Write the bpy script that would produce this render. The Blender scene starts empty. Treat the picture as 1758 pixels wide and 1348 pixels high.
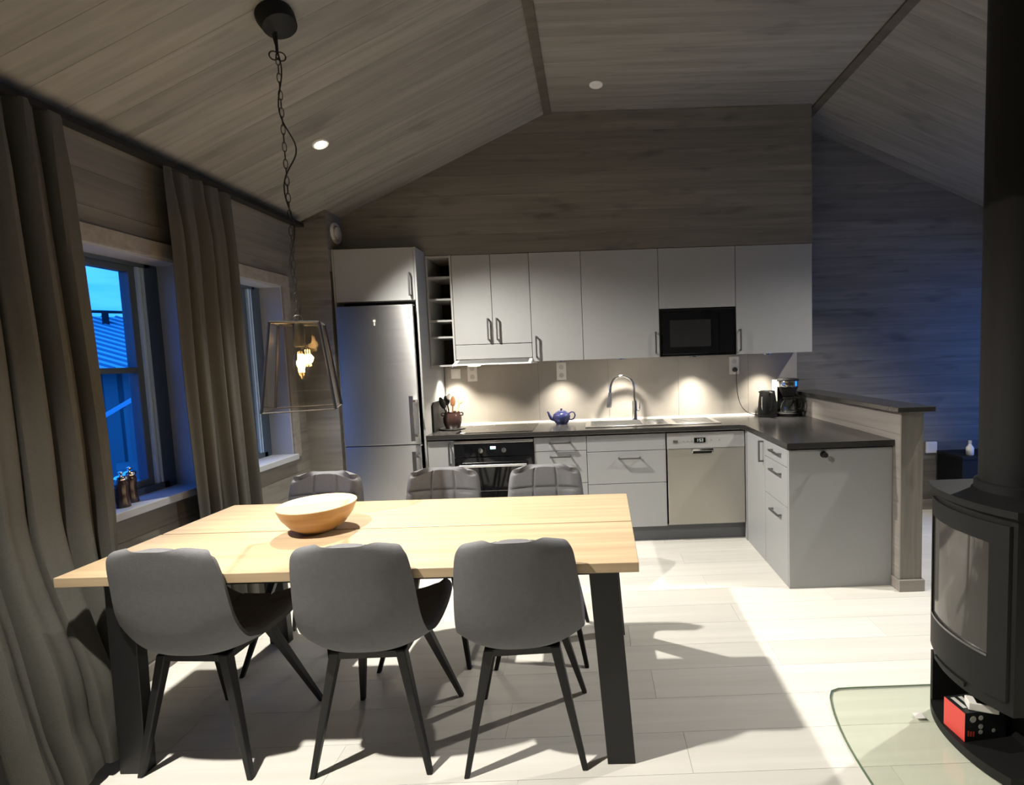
import bpy, bmesh, math, random
from mathutils import Vector, Matrix
random.seed(7)
S = bpy.context.scene
COL = S.collection
R = math.radians

# ------------------------------------------------------------------ camera
cam_d = bpy.data.cameras.new('camera'); cam = bpy.data.objects.new('camera', cam_d); COL.objects.link(cam)
S.camera = cam
F, PPX, PPY, YAW, PITCH, ROLL = 851.57, 1020.4, 674.0, 0.0051, -0.0717, 0.0348
cam_d.sensor_fit = 'HORIZONTAL'; cam_d.sensor_width = 36.0
cam_d.lens = 36.0 * F / 1758.0
cam_d.shift_x = -(PPX - 879.0) / 1758.0
cam_d.shift_y = (PPY - 674.0) / 1758.0
cam_d.clip_start = 0.05; cam_d.clip_end = 200
fw = Vector((math.sin(YAW) * math.cos(PITCH), math.cos(YAW) * math.cos(PITCH), math.sin(PITCH)))
rt = Vector((math.cos(YAW), -math.sin(YAW), 0)); up = rt.cross(fw)
rt2 = math.cos(ROLL) * rt - math.sin(ROLL) * up
up2 = math.cos(ROLL) * up + math.sin(ROLL) * rt
m = Matrix((rt2, up2, -fw)).transposed().to_4x4(); m.translation = Vector((-1.1463, -3.7126, 1.4369))
cam.matrix_world = m

# ------------------------------------------------------------------ render look
S.view_settings.view_transform = 'Standard'; S.view_settings.look = 'None'
S.view_settings.exposure = 0.0; S.view_settings.gamma = 1.0; S.view_settings.use_curve_mapping = False

# ------------------------------------------------------------------ world: blue dusk sky with thin clouds
W = bpy.data.worlds.new('dusk_sky'); S.world = W; W.use_nodes = True
nt = W.node_tree; nt.nodes.clear()
wo = nt.nodes.new('ShaderNodeOutputWorld'); bg = nt.nodes.new('ShaderNodeBackground')
tc = nt.nodes.new('ShaderNodeTexCoord'); mp = nt.nodes.new('ShaderNodeMapping'); mp.inputs['Scale'].default_value = (3, 3, 14)
nz = nt.nodes.new('ShaderNodeTexNoise'); nz.inputs['Scale'].default_value = 1.6; nz.inputs['Detail'].default_value = 4
cr = nt.nodes.new('ShaderNodeValToRGB')
cr.color_ramp.elements[0].position = .42; cr.color_ramp.elements[0].color = (.012, .52, 2.7, 1)
cr.color_ramp.elements[1].position = .72; cr.color_ramp.elements[1].color = (.14, .88, 2.9, 1)
for a, b in ((tc.outputs['Generated'], mp.inputs[0]), (mp.outputs[0], nz.inputs['Vector']), (nz.outputs['Fac'], cr.inputs[0]), (cr.outputs[0], bg.inputs[0]), (bg.outputs[0], wo.inputs[0])):
    nt.links.new(a, b)
bg.inputs[1].default_value = 1.0

SPOT_W, PUCK_W, PENDANT_W = 430.0, 46.0, 8.0      # lamp powers used by the lamp builders below

# ------------------------------------------------------------------ materials
def nodes(name):
    M = bpy.data.materials.new(name); M.use_nodes = True
    t = M.node_tree; b = t.nodes['Principled BSDF']
    return M, t, b
def plain(name, col, rough=.5, metal=0, spec=None, bump=0, bscale=60, var=0, vscale=8, coat=0):
    M, t, b = nodes(name)
    b.inputs['Base Color'].default_value = (*col, 1); b.inputs['Roughness'].default_value = rough; b.inputs['Metallic'].default_value = metal
    if spec is not None: b.inputs['Specular IOR Level'].default_value = spec
    if coat: b.inputs['Coat Weight'].default_value = coat
    c = t.nodes.new('ShaderNodeTexCoord')
    n = t.nodes.new('ShaderNodeTexNoise'); n.inputs['Scale'].default_value = vscale; n.inputs['Detail'].default_value = 4
    t.links.new(c.outputs['Object'], n.inputs['Vector'])
    v = max(var, .03)
    mx = t.nodes.new('ShaderNodeMix'); mx.data_type = 'RGBA'
    mx.inputs[6].default_value = (*[x * (1 - v) for x in col], 1); mx.inputs[7].default_value = (*[min(1, x * (1 + v)) for x in col], 1)
    t.links.new(n.outputs['Fac'], mx.inputs[0]); t.links.new(mx.outputs[2], b.inputs['Base Color'])
    if bump:
        n2 = t.nodes.new('ShaderNodeTexNoise'); n2.inputs['Scale'].default_value = bscale; n2.inputs['Detail'].default_value = 3
        t.links.new(c.outputs['Object'], n2.inputs['Vector'])
        bp = t.nodes.new('ShaderNodeBump'); bp.inputs['Strength'].default_value = bump; bp.inputs['Distance'].default_value = .004
        t.links.new(n2.outputs['Fac'], bp.inputs['Height']); t.links.new(bp.outputs[0], b.inputs['Normal'])
    return M
def wood(name, dark, light, rough=.55, grain=(1.2, 22, 22), tint=.18, bump=.15, knots=0.0, spec=.3):
    """grain runs along the piece's own x axis; every piece gets its own offset and tint"""
    M, t, b = nodes(name); L = t.links
    b.inputs['Roughness'].default_value = rough; b.inputs['Specular IOR Level'].default_value = spec
    c = t.nodes.new('ShaderNodeTexCoord'); oi = t.nodes.new('ShaderNodeObjectInfo')
    mul = t.nodes.new('ShaderNodeMath'); mul.operation = 'MULTIPLY'; mul.inputs[1].default_value = 37.0
    L.new(oi.outputs['Random'], mul.inputs[0])
    ad = t.nodes.new('ShaderNodeVectorMath'); ad.operation = 'ADD'
    L.new(c.outputs['Object'], ad.inputs[0]); L.new(mul.outputs[0], ad.inputs[1])
    mp = t.nodes.new('ShaderNodeMapping'); mp.inputs['Scale'].default_value = grain; L.new(ad.outputs[0], mp.inputs[0])
    n = t.nodes.new('ShaderNodeTexNoise'); n.inputs['Scale'].default_value = 1.0; n.inputs['Detail'].default_value = 6; n.inputs['Distortion'].default_value = .6
    L.new(mp.outputs[0], n.inputs['Vector'])
    cr = t.nodes.new('ShaderNodeValToRGB'); cr.color_ramp.elements[0].position = .3; cr.color_ramp.elements[1].position = .7
    cr.color_ramp.elements[0].color = (*dark, 1); cr.color_ramp.elements[1].color = (*light, 1); L.new(n.outputs['Fac'], cr.inputs[0])
    mr = t.nodes.new('ShaderNodeMapRange'); mr.inputs[3].default_value = 1 - tint; mr.inputs[4].default_value = 1 + tint
    L.new(oi.outputs['Random'], mr.inputs[0])
    vm = t.nodes.new('ShaderNodeVectorMath'); vm.operation = 'SCALE'; L.new(cr.outputs[0], vm.inputs[0]); L.new(mr.outputs[0], vm.inputs[3])
    out = vm.outputs[0]
    if knots:
        mp2 = t.nodes.new('ShaderNodeMapping'); mp2.inputs['Scale'].default_value = (2.0, 7, 7); L.new(ad.outputs[0], mp2.inputs[0])
        n2 = t.nodes.new('ShaderNodeTexNoise'); n2.inputs['Scale'].default_value = 1.3; n2.inputs['Detail'].default_value = 2; L.new(mp2.outputs[0], n2.inputs['Vector'])
        cr2 = t.nodes.new('ShaderNodeValToRGB'); cr2.color_ramp.elements[0].position = .60; cr2.color_ramp.elements[1].position = .74
        cr2.color_ramp.elements[0].color = (1, 1, 1, 1); cr2.color_ramp.elements[1].color = (1 - knots, 1 - knots, 1 - knots, 1); L.new(n2.outputs['Fac'], cr2.inputs[0])
        mx = t.nodes.new('ShaderNodeVectorMath'); mx.operation = 'MULTIPLY'; L.new(out, mx.inputs[0]); L.new(cr2.outputs[0], mx.inputs[1]); out = mx.outputs[0]
    L.new(out, b.inputs['Base Color'])
    bp = t.nodes.new('ShaderNodeBump'); bp.inputs['Strength'].default_value = bump; bp.inputs['Distance'].default_value = .003
    L.new(n.outputs['Fac'], bp.inputs['Height']); L.new(bp.outputs[0], b.inputs['Normal'])
    return M
def emit(name, col, s):
    M, t, b = nodes(name); b.inputs['Base Color'].default_value = (*col, 1)
    b.inputs['Emission Color'].default_value = (*col, 1); b.inputs['Emission Strength'].default_value = s
    return M
def thin_glass(name, tint, refl=.06, rough=.01):
    """clear pane: mostly see-through, tinted, with a mirror film that grows at grazing angles"""
    M, t, b = nodes(name); t.nodes.remove(b)
    o = t.nodes['Material Output']; tr = t.nodes.new('ShaderNodeBsdfTransparent'); tr.inputs[0].default_value = (*tint, 1)
    g = t.nodes.new('ShaderNodeBsdfGlossy'); g.inputs['Roughness'].default_value = rough; g.inputs[0].default_value = (.95, .97, 1, 1)
    lw = t.nodes.new('ShaderNodeLayerWeight'); lw.inputs[0].default_value = .35
    mr = t.nodes.new('ShaderNodeMapRange'); mr.inputs[3].default_value = refl; mr.inputs[4].default_value = .28
    pw = t.nodes.new('ShaderNodeMath'); pw.operation = 'POWER'; pw.inputs[1].default_value = 2.5
    mx = t.nodes.new('ShaderNodeMixShader')
    t.links.new(lw.outputs['Facing'], pw.inputs[0]); t.links.new(pw.outputs[0], mr.inputs[0]); t.links.new(mr.outputs[0], mx.inputs[0])
    t.links.new(tr.outputs[0], mx.inputs[1]); t.links.new(g.outputs[0], mx.inputs[2]); t.links.new(mx.outputs[0], o.inputs[0])
    return M
def brushed(name, col, rough=.3, aniso=.85, rot=0.0):
    M, t, b = nodes(name)
    b.inputs['Base Color'].default_value = (*col, 1); b.inputs['Metallic'].default_value = 1; b.inputs['Roughness'].default_value = rough
    b.inputs['Anisotropic'].default_value = aniso; b.inputs['Anisotropic Rotation'].default_value = rot
    tg = t.nodes.new('ShaderNodeTangent'); tg.direction_type = 'UV_MAP'; tg.uv_map = 'UVMap'
    t.links.new(tg.outputs[0], b.inputs['Tangent'])
    c = t.nodes.new('ShaderNodeTexCoord'); mp = t.nodes.new('ShaderNodeMapping'); mp.inputs['Scale'].default_value = (2, 2, 260)
    n = t.nodes.new('ShaderNodeTexNoise'); n.inputs['Scale'].default_value = 1
    mr = t.nodes.new('ShaderNodeMapRange'); mr.inputs[3].default_value = rough * .85; mr.inputs[4].default_value = rough * 1.15
    t.links.new(c.outputs['Object'], mp.inputs[0]); t.links.new(mp.outputs[0], n.inputs['Vector']); t.links.new(n.outputs['Fac'], mr.inputs[0]); t.links.new(mr.outputs[0], b.inputs['Roughness'])
    return M
MT = dict(
    board=wood('grey_stained_wood', (.145, .136, .118), (.215, .204, .18), knots=.35, tint=.12),
    ceil=wood('grey_stained_ceiling_wood', (.175, .163, .142), (.25, .235, .207), knots=.25, tint=.10),
    trim=wood('dark_stained_trim', (.075, .066, .052), (.11, .098, .078), tint=.05),
    reveal=plain('pale_painted_reveal', (.36, .38, .41), .6),
    casing=wood('window_casing_wood', (.21, .19, .17), (.29, .265, .24), tint=.05),
    floor=wood('pale_floor_wood', (.70, .68, .62), (.79, .77, .71), rough=.42, grain=(.9, 16, 16), tint=.05, bump=.04, spec=.35),
    oak=wood('light_oak', (.39, .285, .175), (.52, .395, .25), rough=.42, grain=(1.0, 26, 26), tint=.03, bump=.05, spec=.4),
    bowlwood=wood('bamboo_bowl_wood', (.36, .19, .06), (.50, .285, .10), rough=.35, grain=(3, 3, 40), tint=.02, bump=.03, spec=.5),
    cab=plain('grey_cabinet_laminate', (.31, .318, .32), .45, bump=.04, bscale=300),
    carc=plain('cabinet_carcass', (.36, .36, .35), .55),
    plinth=plain('dark_plinth', (.10, .105, .115), .5),
    worktop=plain('dark_laminate_worktop', (.032, .031, .030), .22, var=.25, vscale=30, spec=.5),
    splash=plain('grey_stone_splash', (.37, .345, .305), .42, var=.14, vscale=5, bump=.05, bscale=40),
    strip=plain('pale_sealing_strip', (.75, .73, .68), .3),
    steel=brushed('brushed_steel', (.66, .66, .66), .42, .97, .25),
    steel2=brushed('brushed_steel_dishwasher', (.50, .48, .44), .42, .6, .25),
    silver=plain('silver_panel', (.50, .50, .49), .4, .5),
    steelp=plain('satin_steel', (.62, .62, .62), .25, 1),
    steelg=plain('grey_handle_steel', (.25, .25, .25), .35, 1),
    sink=plain('sink_steel', (.78, .78, .77), .22, 1),
    chrome=plain('chrome', (.85, .85, .85), .06, 1),
    blackglass=plain('black_glass', (.006, .006, .007), .05, spec=.5),
    blackmat=plain('matt_black', (.012, .012, .012), .6, spec=.25),
    legblack=plain('black_powder_coat', (.013, .013, .014), .45, spec=.3, bump=.1, bscale=400),
    iron=plain('black_cast_iron', (.011, .011, .011), .55, spec=.22, bump=.12, bscale=350),
    fabric=plain('grey_felt_fabric', (.158, .160, .168), .95, spec=.1, bump=.35, bscale=420, var=.1, vscale=60),
    curtain=plain('taupe_linen_curtain', (.080, .078, .068), .95, spec=.08, bump=.3, bscale=380, var=.12, vscale=90),
    white=plain('white_plastic', (.78, .76, .72), .35),
    offwhite=plain('off_white_plastic', (.55, .54, .50), .45),
    frame=plain('painted_window_frame', (.07, .10, .14), .45),
    framel=plain('skylit_gasket_blue', (.45, .62, .85), .4),  # pale blue puts the sky light on the jamb strips into their colour
    glass=thin_glass('window_glass', (.93, .97, .98), .04),
    smoke=thin_glass('smoked_lamp_glass', (.92, .90, .87), .10, .04),
    clear=thin_glass('jug_glass', (.86, .90, .90), .12),
    hearth=None,
    stoveglass=plain('stove_door_glass', (.05, .047, .042), .08, spec=.8),
    teapot=plain('indigo_glaze', (.03, .035, .11), .12, spec=.6, var=.2, vscale=12),
    crock=plain('dark_brown_glaze', (.035, .018, .016), .12, spec=.6),
    spoonw=plain('beech_spoon', (.62, .45, .26), .6),
    spoonb=plain('brown_wood_spoon', (.24, .10, .045), .55),
    mill=plain('dark_walnut_mill', (.045, .028, .022), .12, spec=.7),
    red=plain('red_card', (.62, .06, .05), .5),
    blackcard=plain('black_card', (.014, .018, .018), .4),
    cable=plain('black_cable', (.015, .014, .012), .6),
    chain=plain('dark_bronze_chain', (.05, .045, .035), .4, .6),
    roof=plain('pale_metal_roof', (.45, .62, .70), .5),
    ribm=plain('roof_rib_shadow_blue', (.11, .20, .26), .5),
    hwall=plain('weathered_house_cladding', (.20, .22, .23), .8),
    ground=plain('dark_gravel', (.10, .10, .10), .95, var=.4, vscale=3),
    backing=plain('dark_wall_backing', (.06, .055, .045), .9),
    concrete=plain('plain_wall_grey', (.15, .14, .12), .8),
)
MT['hearth'] = thin_glass('green_hearth_glass', (.95, .968, .94), .03, .03)
MT['hearthedge'] = plain('green_glass_edge', (.10, .15, .09), .15, spec=.6)
MT['lampon'] = emit('spotlight_glow', (1, .93, .78), 60)
MT['lampoff'] = plain('unlit_white_diffuser', (.78, .76, .70), .4)
MT['puckon'] = emit('cabinet_light_glow', (1, .92, .76), 12)
MT['filament'] = emit('warm_filament', (1, .62, .22), 45)
MT['oclock'] = emit('cyan_oven_clock', (.45, .9, 1), 3)
MT['digit'] = emit('dim_grey_display_digits', (.5, .55, .5), .35)

# ------------------------------------------------------------------ mesh helpers
class MB:
    def __init__(s): s.v = []; s.f = []
    def box(s, x0, x1, y0, y1, z0, z1):
        o = len(s.v)
        s.v += [(x, y, z) for z in (min(z0, z1), max(z0, z1)) for y in (min(y0, y1), max(y0, y1)) for x in (min(x0, x1), max(x0, x1))]
        s.f += [tuple(o + i for i in q) for q in ((0, 2, 3, 1), (4, 5, 7, 6), (0, 1, 5, 4), (2, 6, 7, 3), (0, 4, 6, 2), (1, 3, 7, 5))]
        return s
    def hexa(s, p):       # 8 points: bottom ring 4, top ring 4 (ccw from above)
        o = len(s.v); s.v += [tuple(q) for q in p]
        s.f += [tuple(o + i for i in q) for q in ((3, 2, 1, 0), (4, 5, 6, 7), (0, 1, 5, 4), (1, 2, 6, 5), (2, 3, 7, 6), (3, 0, 4, 7))]
        return s
    def prism(s, poly, axis, a, b):       # polygon in the two other axes, extruded along axis from a to b
        def P(u, v, w): return {'x': (w, u, v), 'y': (u, w, v), 'z': (u, v, w)}[axis]
        o = len(s.v); n = len(poly)
        s.v += [P(u, v, a) for u, v in poly] + [P(u, v, b) for u, v in poly]
        s.f += [tuple(o + i for i in range(n))[::-1], tuple(o + n + i for i in range(n))]
        s.f += [(o + i, o + (i + 1) % n, o + n + (i + 1) % n, o + n + i) for i in range(n)]
        return s
    def lathe(s, prof, c=(0, 0, 0), n=28, axis='z', cap=True):
        o = len(s.v); m_ = len(prof)
        for r, h in prof:
            for k in range(n):
                a = 2 * math.pi * k / n; u, v = r * math.cos(a), r * math.sin(a)
                q = {'z': (u, v, h), 'y': (u, h, v), 'x': (h, u, v)}[axis]
                s.v.append((c[0] + q[0], c[1] + q[1], c[2] + q[2]))
        for i in range(m_ - 1):
            for k in range(n):
                s.f.append((o + i * n + k, o + i * n + (k + 1) % n, o + (i + 1) * n + (k + 1) % n, o + (i + 1) * n + k))
        if cap:
            s.f.append(tuple(o + k for k in range(n))[::-1]); s.f.append(tuple(o + (m_ - 1) * n + k for k in range(n)))
        return s
    def tube(s, pts, r, n=8, closed=False):
        pts = [Vector(p) for p in pts]; N = len(pts); o = len(s.v)
        rr = r if hasattr(r, '__len__') else [r] * N
        ref = None
        for i, p in enumerate(pts):
            if closed: d = pts[(i + 1) % N] - pts[i - 1]
            else: d = pts[min(i + 1, N - 1)] - pts[max(i - 1, 0)]
            d.normalize()
            if ref is None:
                ref = d.orthogonal().normalized()
            a = (ref - d * ref.dot(d))
            a = a.normalized() if a.length > 1e-6 else d.orthogonal().normalized()
            ref = a; b = d.cross(a)
            for k in range(n):
                t = 2 * math.pi * k / n + math.pi / n
                s.v.append(tuple(p + (a * math.cos(t) + b * math.sin(t)) * rr[i]))
        for i in range(N if closed else N - 1):
            j = (i + 1) % N
            for k in range(n): s.f.append((o + i * n + k, o + i * n + (k + 1) % n, o + j * n + (k + 1) % n, o + j * n + k))
        if not closed:
            s.f.append(tuple(o + k for k in range(n))[::-1]); s.f.append(tuple(o + (N - 1) * n + k for k in range(n)))
        return s
    def slab(s, fn, nu, nv, th):      # closed sheet from fn(u,v)->Vector offset along its normal by th(u,v)
        o = len(s.v); P = [[Vector(fn(i / nu, j / nv)) for j in range(nv + 1)] for i in range(nu + 1)]
        Q = []
        for i in range(nu + 1):
            row = []
            for j in range(nv + 1):
                du = P[min(i + 1, nu)][j] - P[max(i - 1, 0)][j]; dv = P[i][min(j + 1, nv)] - P[i][max(j - 1, 0)]
                nn = du.cross(dv).normalized(); t = th(i / nu, j / nv) if callable(th) else th
                row.append(P[i][j] + nn * t)
            Q.append(row)
        w = nv + 1
        for G in (P, Q):
            for row in G:
                for p in row: s.v.append(tuple(p))
        k2 = (nu + 1) * w
        for i in range(nu):
            for j in range(nv):
                a, b, c, d = o + i * w + j, o + (i + 1) * w + j, o + (i + 1) * w + j + 1, o + i * w + j + 1
                s.f.append((d, c, b, a)); s.f.append((a + k2, b + k2, c + k2, d + k2))
        ring = [(i, 0) for i in range(nu)] + [(nu, j) for j in range(nv)] + [(i, nv) for i in range(nu, 0, -1)] + [(0, j) for j in range(nv, 0, -1)]
        for q in range(len(ring)):
            a = o + ring[q][0] * w + ring[q][1]; b = ring[(q + 1) % len(ring)]; b = o + b[0] * w + b[1]
            s.f.append((a, b, b + k2, a + k2))
        return s
    def mesh(s, name, smooth=False, bevel=0, off=None, uv=False, seg=2):
        bm = bmesh.new(); vs = []
        o = Vector(off) if off is not None else Vector((0, 0, 0))
        for p in s.v: vs.append(bm.verts.new(Vector(p) - o))
        for q in s.f:
            try: bm.faces.new([vs[i] for i in q])
            except ValueError: pass
        bmesh.ops.recalc_face_normals(bm, faces=bm.faces[:])
        if bevel:
            es = [e for e in bm.edges if len(e.link_faces) == 2 and e.calc_face_angle(0) > .5]
            bmesh.ops.bevel(bm, geom=es, offset=bevel, segments=seg, profile=.5, affect='EDGES', clamp_overlap=True)
        if uv:
            l = bm.loops.layers.uv.new('UVMap')
            for f in bm.faces:
                for lp in f.loops: lp[l].uv = (lp.vert.co.x, lp.vert.co.z)
        me = bpy.data.meshes.new(name)
        if smooth:
            for f in bm.faces: f.smooth = True
            for e in bm.edges:
                if len(e.link_faces) == 2 and e.calc_face_angle(0) > R(38): e.smooth = False
        bm.to_mesh(me); bm.free(); return me

def tag(o, label=None, cat=None, group=None, kind=None):
    if label: o['label'] = label
    if cat: o['category'] = cat
    if group: o['group'] = group
    if kind: o['kind'] = kind
    return o
def obj(name, me, mat, parent=None, label=None):
    o = bpy.data.objects.new(name, me); COL.objects.link(o)
    if mat is not None and not me.materials: me.materials.append(MT[mat] if isinstance(mat, str) else mat)
    if parent is not None: o.parent = parent
    if label: o['label'] = label
    return o
def thing(name, label, cat, loc=(0, 0, 0), rz=0, group=None):
    o = bpy.data.objects.new(name, None); COL.objects.link(o); o.location = loc; o.rotation_euler = (0, 0, rz); o.empty_display_size = .05
    return tag(o, label, cat, group)
def wloc(p):
    v = Vector((0, 0, 0))
    while p is not None: v += Vector(p.location); p = p.parent
    return v
def part(name, mb, mat, parent, smooth=False, bevel=0, local=False, label=None, uv=False):
    """mesh drawn in world coordinates, handed to an unrotated parent"""
    me = mb.mesh(name, smooth, bevel, None if local else wloc(parent), uv)
    return obj(name, me, mat, parent, label)
def single(name, mb, mat, label, cat, base, smooth=False, bevel=0, group=None, kind=None):
    o = obj(name, mb.mesh(name, smooth, bevel, base), mat); o.location = base
    return tag(o, label, cat, group, kind)
def struct(name, mb, mat, label, bevel=0):
    o = obj(name, mb.mesh(name, False, bevel), mat)
    return tag(o, label, kind='structure')
_cache = {}
def board(parent, c, l, w, t, xdir=(1, 0, 0), ydir=(0, 1, 0), mat='board', name='plank'):
    key = (round(l, 3), round(w, 3), round(t, 3), mat)
    if key not in _cache:
        me = MB().box(-l / 2, l / 2, -w / 2, w / 2, -t / 2, t / 2).mesh(name); me.materials.append(MT[mat]); _cache[key] = me
    o = bpy.data.objects.new(name, _cache[key]); COL.objects.link(o); o.parent = parent
    x = Vector(xdir).normalized(); y = Vector(ydir); y = (y - x * y.dot(x)).normalized(); z = x.cross(y)
    mm = Matrix((x, y, z)).transposed().to_4x4(); mm.translation = Vector(c); o.matrix_local = mm
    return o
def poly_board(parent, pts_xz, y0, y1, mat='board', name='plank'):
    c = sum((Vector((p[0], 0, p[1])) for p in pts_xz), Vector()) / len(pts_xz); c.y = (y0 + y1) / 2
    me = MB().prism([(p[0], p[1]) for p in pts_xz], 'y', y0, y1).mesh(name, off=c)
    o = obj(name, me, mat, parent); o.location = c
    return o

# ------------------------------------------------------------------ the room
XL, XR, YB, YF = -3.263, 2.503, .55, -5.6
ZE, ZC, XA, XB = 2.457, 3.297, -1.409, .6485
SL = (ZC - ZE) / (XA - XL)
def zceil(x): return min(ZC, ZE + (x - XL) * SL, ZE + (XR - x) * SL)

# floor
floor = struct('floor', MB().box(XL - .3, XR + .3, YF - .2, YB + .3, -.12, -.011), 'concrete', 'pale wooden plank floor of the room')
pw, pl = .19, 1.28; row = 0; y = YB - .001
while y > -4.15:
    x = XL - (row * .47 % 1.0) * pl
    while x < XR:
        a, b = max(x, XL + .002), min(x + pl, XR - .002)
        if b - a > .05: board(floor, ((a + b) / 2, y - pw / 2, -.006), b - a - .0012, pw - .0012, .012, mat='floor')
        x += pl
    y -= pw; row += 1
fl2 = MB().box(XL, XR, YF, y, -.012, 0)
o = obj('floor_panel', fl2.mesh('floor_panel'), 'floor', floor)

# ceiling: flat middle and two slopes, boards run across the ridge
th = .12
ceil = struct('ceiling', MB().box(XA, XB, YF - .2, YB + .3, ZC + .012, ZC + th + .1), 'backing', 'flat strip of boarded ceiling between the two slopes')
sl_l = struct('ceiling_left_slope', MB().prism([(XL - .3, ZE - .3 * SL + .013), (XA, ZC + .013), (XA, ZC + .25), (XL - .3, ZE + .25)], 'y', YF - .2, YB + .3), 'backing', 'boarded left ceiling slope above the windows')
sl_r = struct('ceiling_right_slope', MB().prism([(XB, ZC + .013), (XR + .3, ZE - .3 * SL + .013), (XR + .3, ZE + .25), (XB, ZC + .25)], 'y', YF - .2, YB + .3), 'backing', 'boarded right ceiling slope beyond the stove')
cw = .138; y = YB
dl = Vector((XA - XL, 0, ZC - ZE)); ll = dl.length; nl = Vector((-dl.z, 0, dl.x)).normalized()
dr = Vector((XR - XB, 0, ZE - ZC)); lr = dr.length; nr = Vector((-dr.z, 0, dr.x)).normalized()
while y > YF:
    w = cw - .0012; yc = y - cw / 2
    board(ceil, ((XA + XB) / 2, yc, ZC + .006), XB - XA, w, .012, mat='ceil')
    board(sl_l, Vector(((XA + XL) / 2, yc, (ZE + ZC) / 2)) + nl * .006, ll + .01, w, .012, dl, mat='ceil')
    board(sl_r, Vector(((XB + XR) / 2, yc, (ZE + ZC) / 2)) + nr * .006, lr + .01, w, .012, dr, mat='ceil')
    y -= cw
# dark cover strips where slope and flat meet
struct('trim_1', MB().prism([(XA - .028, ZC - .027), (XA + .028, ZC - .014), (XA + .028, ZC + .002), (XA - .030, ZC - .011)], 'y', YF, .19), 'trim', 'dark cover strip between left slope and flat ceiling')
struct('trim_2', MB().prism([(XB - .028, ZC - .014), (XB + .028, ZC - .027), (XB + .030, ZC - .011), (XB - .028, ZC + .002)], 'y', YF, YB), 'trim', 'dark cover strip between flat ceiling and right slope')

# left wall with two windows
W1 = (-2.12, -1.04, .82, 2.0); W2 = (-.95, -.235, .82, 2.0)
TH = .30
mb = MB(); X0, X1 = XL - TH, XL - .014
for a, b in ((YF - .2, W1[0]), (W1[1], W2[0]), (W2[1], YB + .3)): mb.box(X0, X1, a, b, -.05, 2.6)
for w in (W1, W2): mb.box(X0, X1, w[0], w[1], -.05, w[2]); mb.box(X0, X1, w[0], w[1], w[3], 2.6)
wall_l = struct('wall_left', mb, 'board', 'grey wooden wall with the two windows')
rows = [.82 / 6 * i for i in range(6)] + [.82 + .1475 * i for i in range(8)] + [2.0 + ZE / 1 * 0 + (ZE - 2.0) / 3 * i for i in range(4)]
for i in range(len(rows) - 1):
    z0, z1 = rows[i], rows[i + 1]
    segs = [(YF, -.05)] if (z1 < .83 or z0 > 1.99) else [(YF, W1[0]), (W1[1], W2[0]), (W2[1], -.05)]
    for a, b in segs:
        board(wall_l, (XL - .007, (a + b) / 2, (z0 + z1) / 2), b - a, z1 - z0 - .0012, .014, (0, 1, 0), (0, 0, 1))
def window(n, w, label, xin, sgn, lit=True):
    """frame set deep in the wall; sgn=-1: outside is towards -x"""
    y0, y1, z0, z1 = w
    root = struct('window_%d' % n, MB().box(xin + sgn * .145, xin + sgn * .24, y0, y0 + .055, z0, z1).box(xin + sgn * .145, xin + sgn * .24, y1 - .085, y1, z0, z1)
                  .box(xin + sgn * .145, xin + sgn * .24, y0 + .055, y1 - .055, z1 - .03, z1).box(xin + sgn * .145, xin + sgn * .24, y0 + .055, y1 - .055, z0, z0 + .04), 'frame', label)
    zs = 1.45
    part('sash', MB().box(xin + sgn * .165, xin + sgn * .215, y0 + .055, y0 + .10, z0 + .04, z1 - .03).box(xin + sgn * .165, xin + sgn * .215, y1 - .155, y1 - .085, z0 + .04, z1 - .03)
         .box(xin + sgn * .165, xin + sgn * .215, y0 + .1, y1 - .155, z1 - .06, z1 - .03).box(xin + sgn * .165, xin + sgn * .215, y0 + .1, y1 - .155, z0 + .04, z0 + .075)
         .box(xin + sgn * .165, xin + sgn * .215, y0 + .1, y1 - .155, zs - .014, zs + .014), 'frame', root, bevel=.003)
    for k, (a, b) in enumerate(((z0 + .075, zs - .014), (zs + .014, z1 - .06))):
        part('pane', MB().box(xin + sgn * .188, xin + sgn * .194, y0 + .1, y1 - .155, a, b), 'glass', root)
    for dy in (.098, .122):
        part('gasket', MB().box(xin + sgn * .150, xin + sgn * .166, y1 - dy, y1 - dy + .014, z0 + .042, z1 - .032), 'framel', root)
    part('casing', MB().box(xin - sgn * .014, xin + sgn * .01, y0 - .075, y1 + .075, z1, z1 + .075).box(xin - sgn * .014, xin + sgn * .01, y0 - .075, y0, z0 - .02, z1).box(xin - sgn * .014, xin + sgn * .01, y1, y1 + .075, z0 - .02, z1), 'casing', root, bevel=.003)
    part('reveal', MB().box(xin, xin + sgn * .146, y0, y0 + .012, z0, z1).box(xin, xin + sgn * .146, y1 - .012, y1, z0, z1).box(xin, xin + sgn * .146, y0 + .012, y1 - .012, z1 - .012, z1), 'reveal', root)
    part('window_sill', MB().box(xin - sgn * .035, xin + sgn * .15, y0 - (.02 if sgn < 0 else 0), y1 + .005, z0 - .03, z0 + .008), 'reveal', root, bevel=.004)
    return root
window(1, W1, 'deep set window with dark neighbouring roof behind, mills on its sill', XL, -1)
window(2, W2, 'narrow looking window between the short curtain and the fridge corner', XL, -1)

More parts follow.
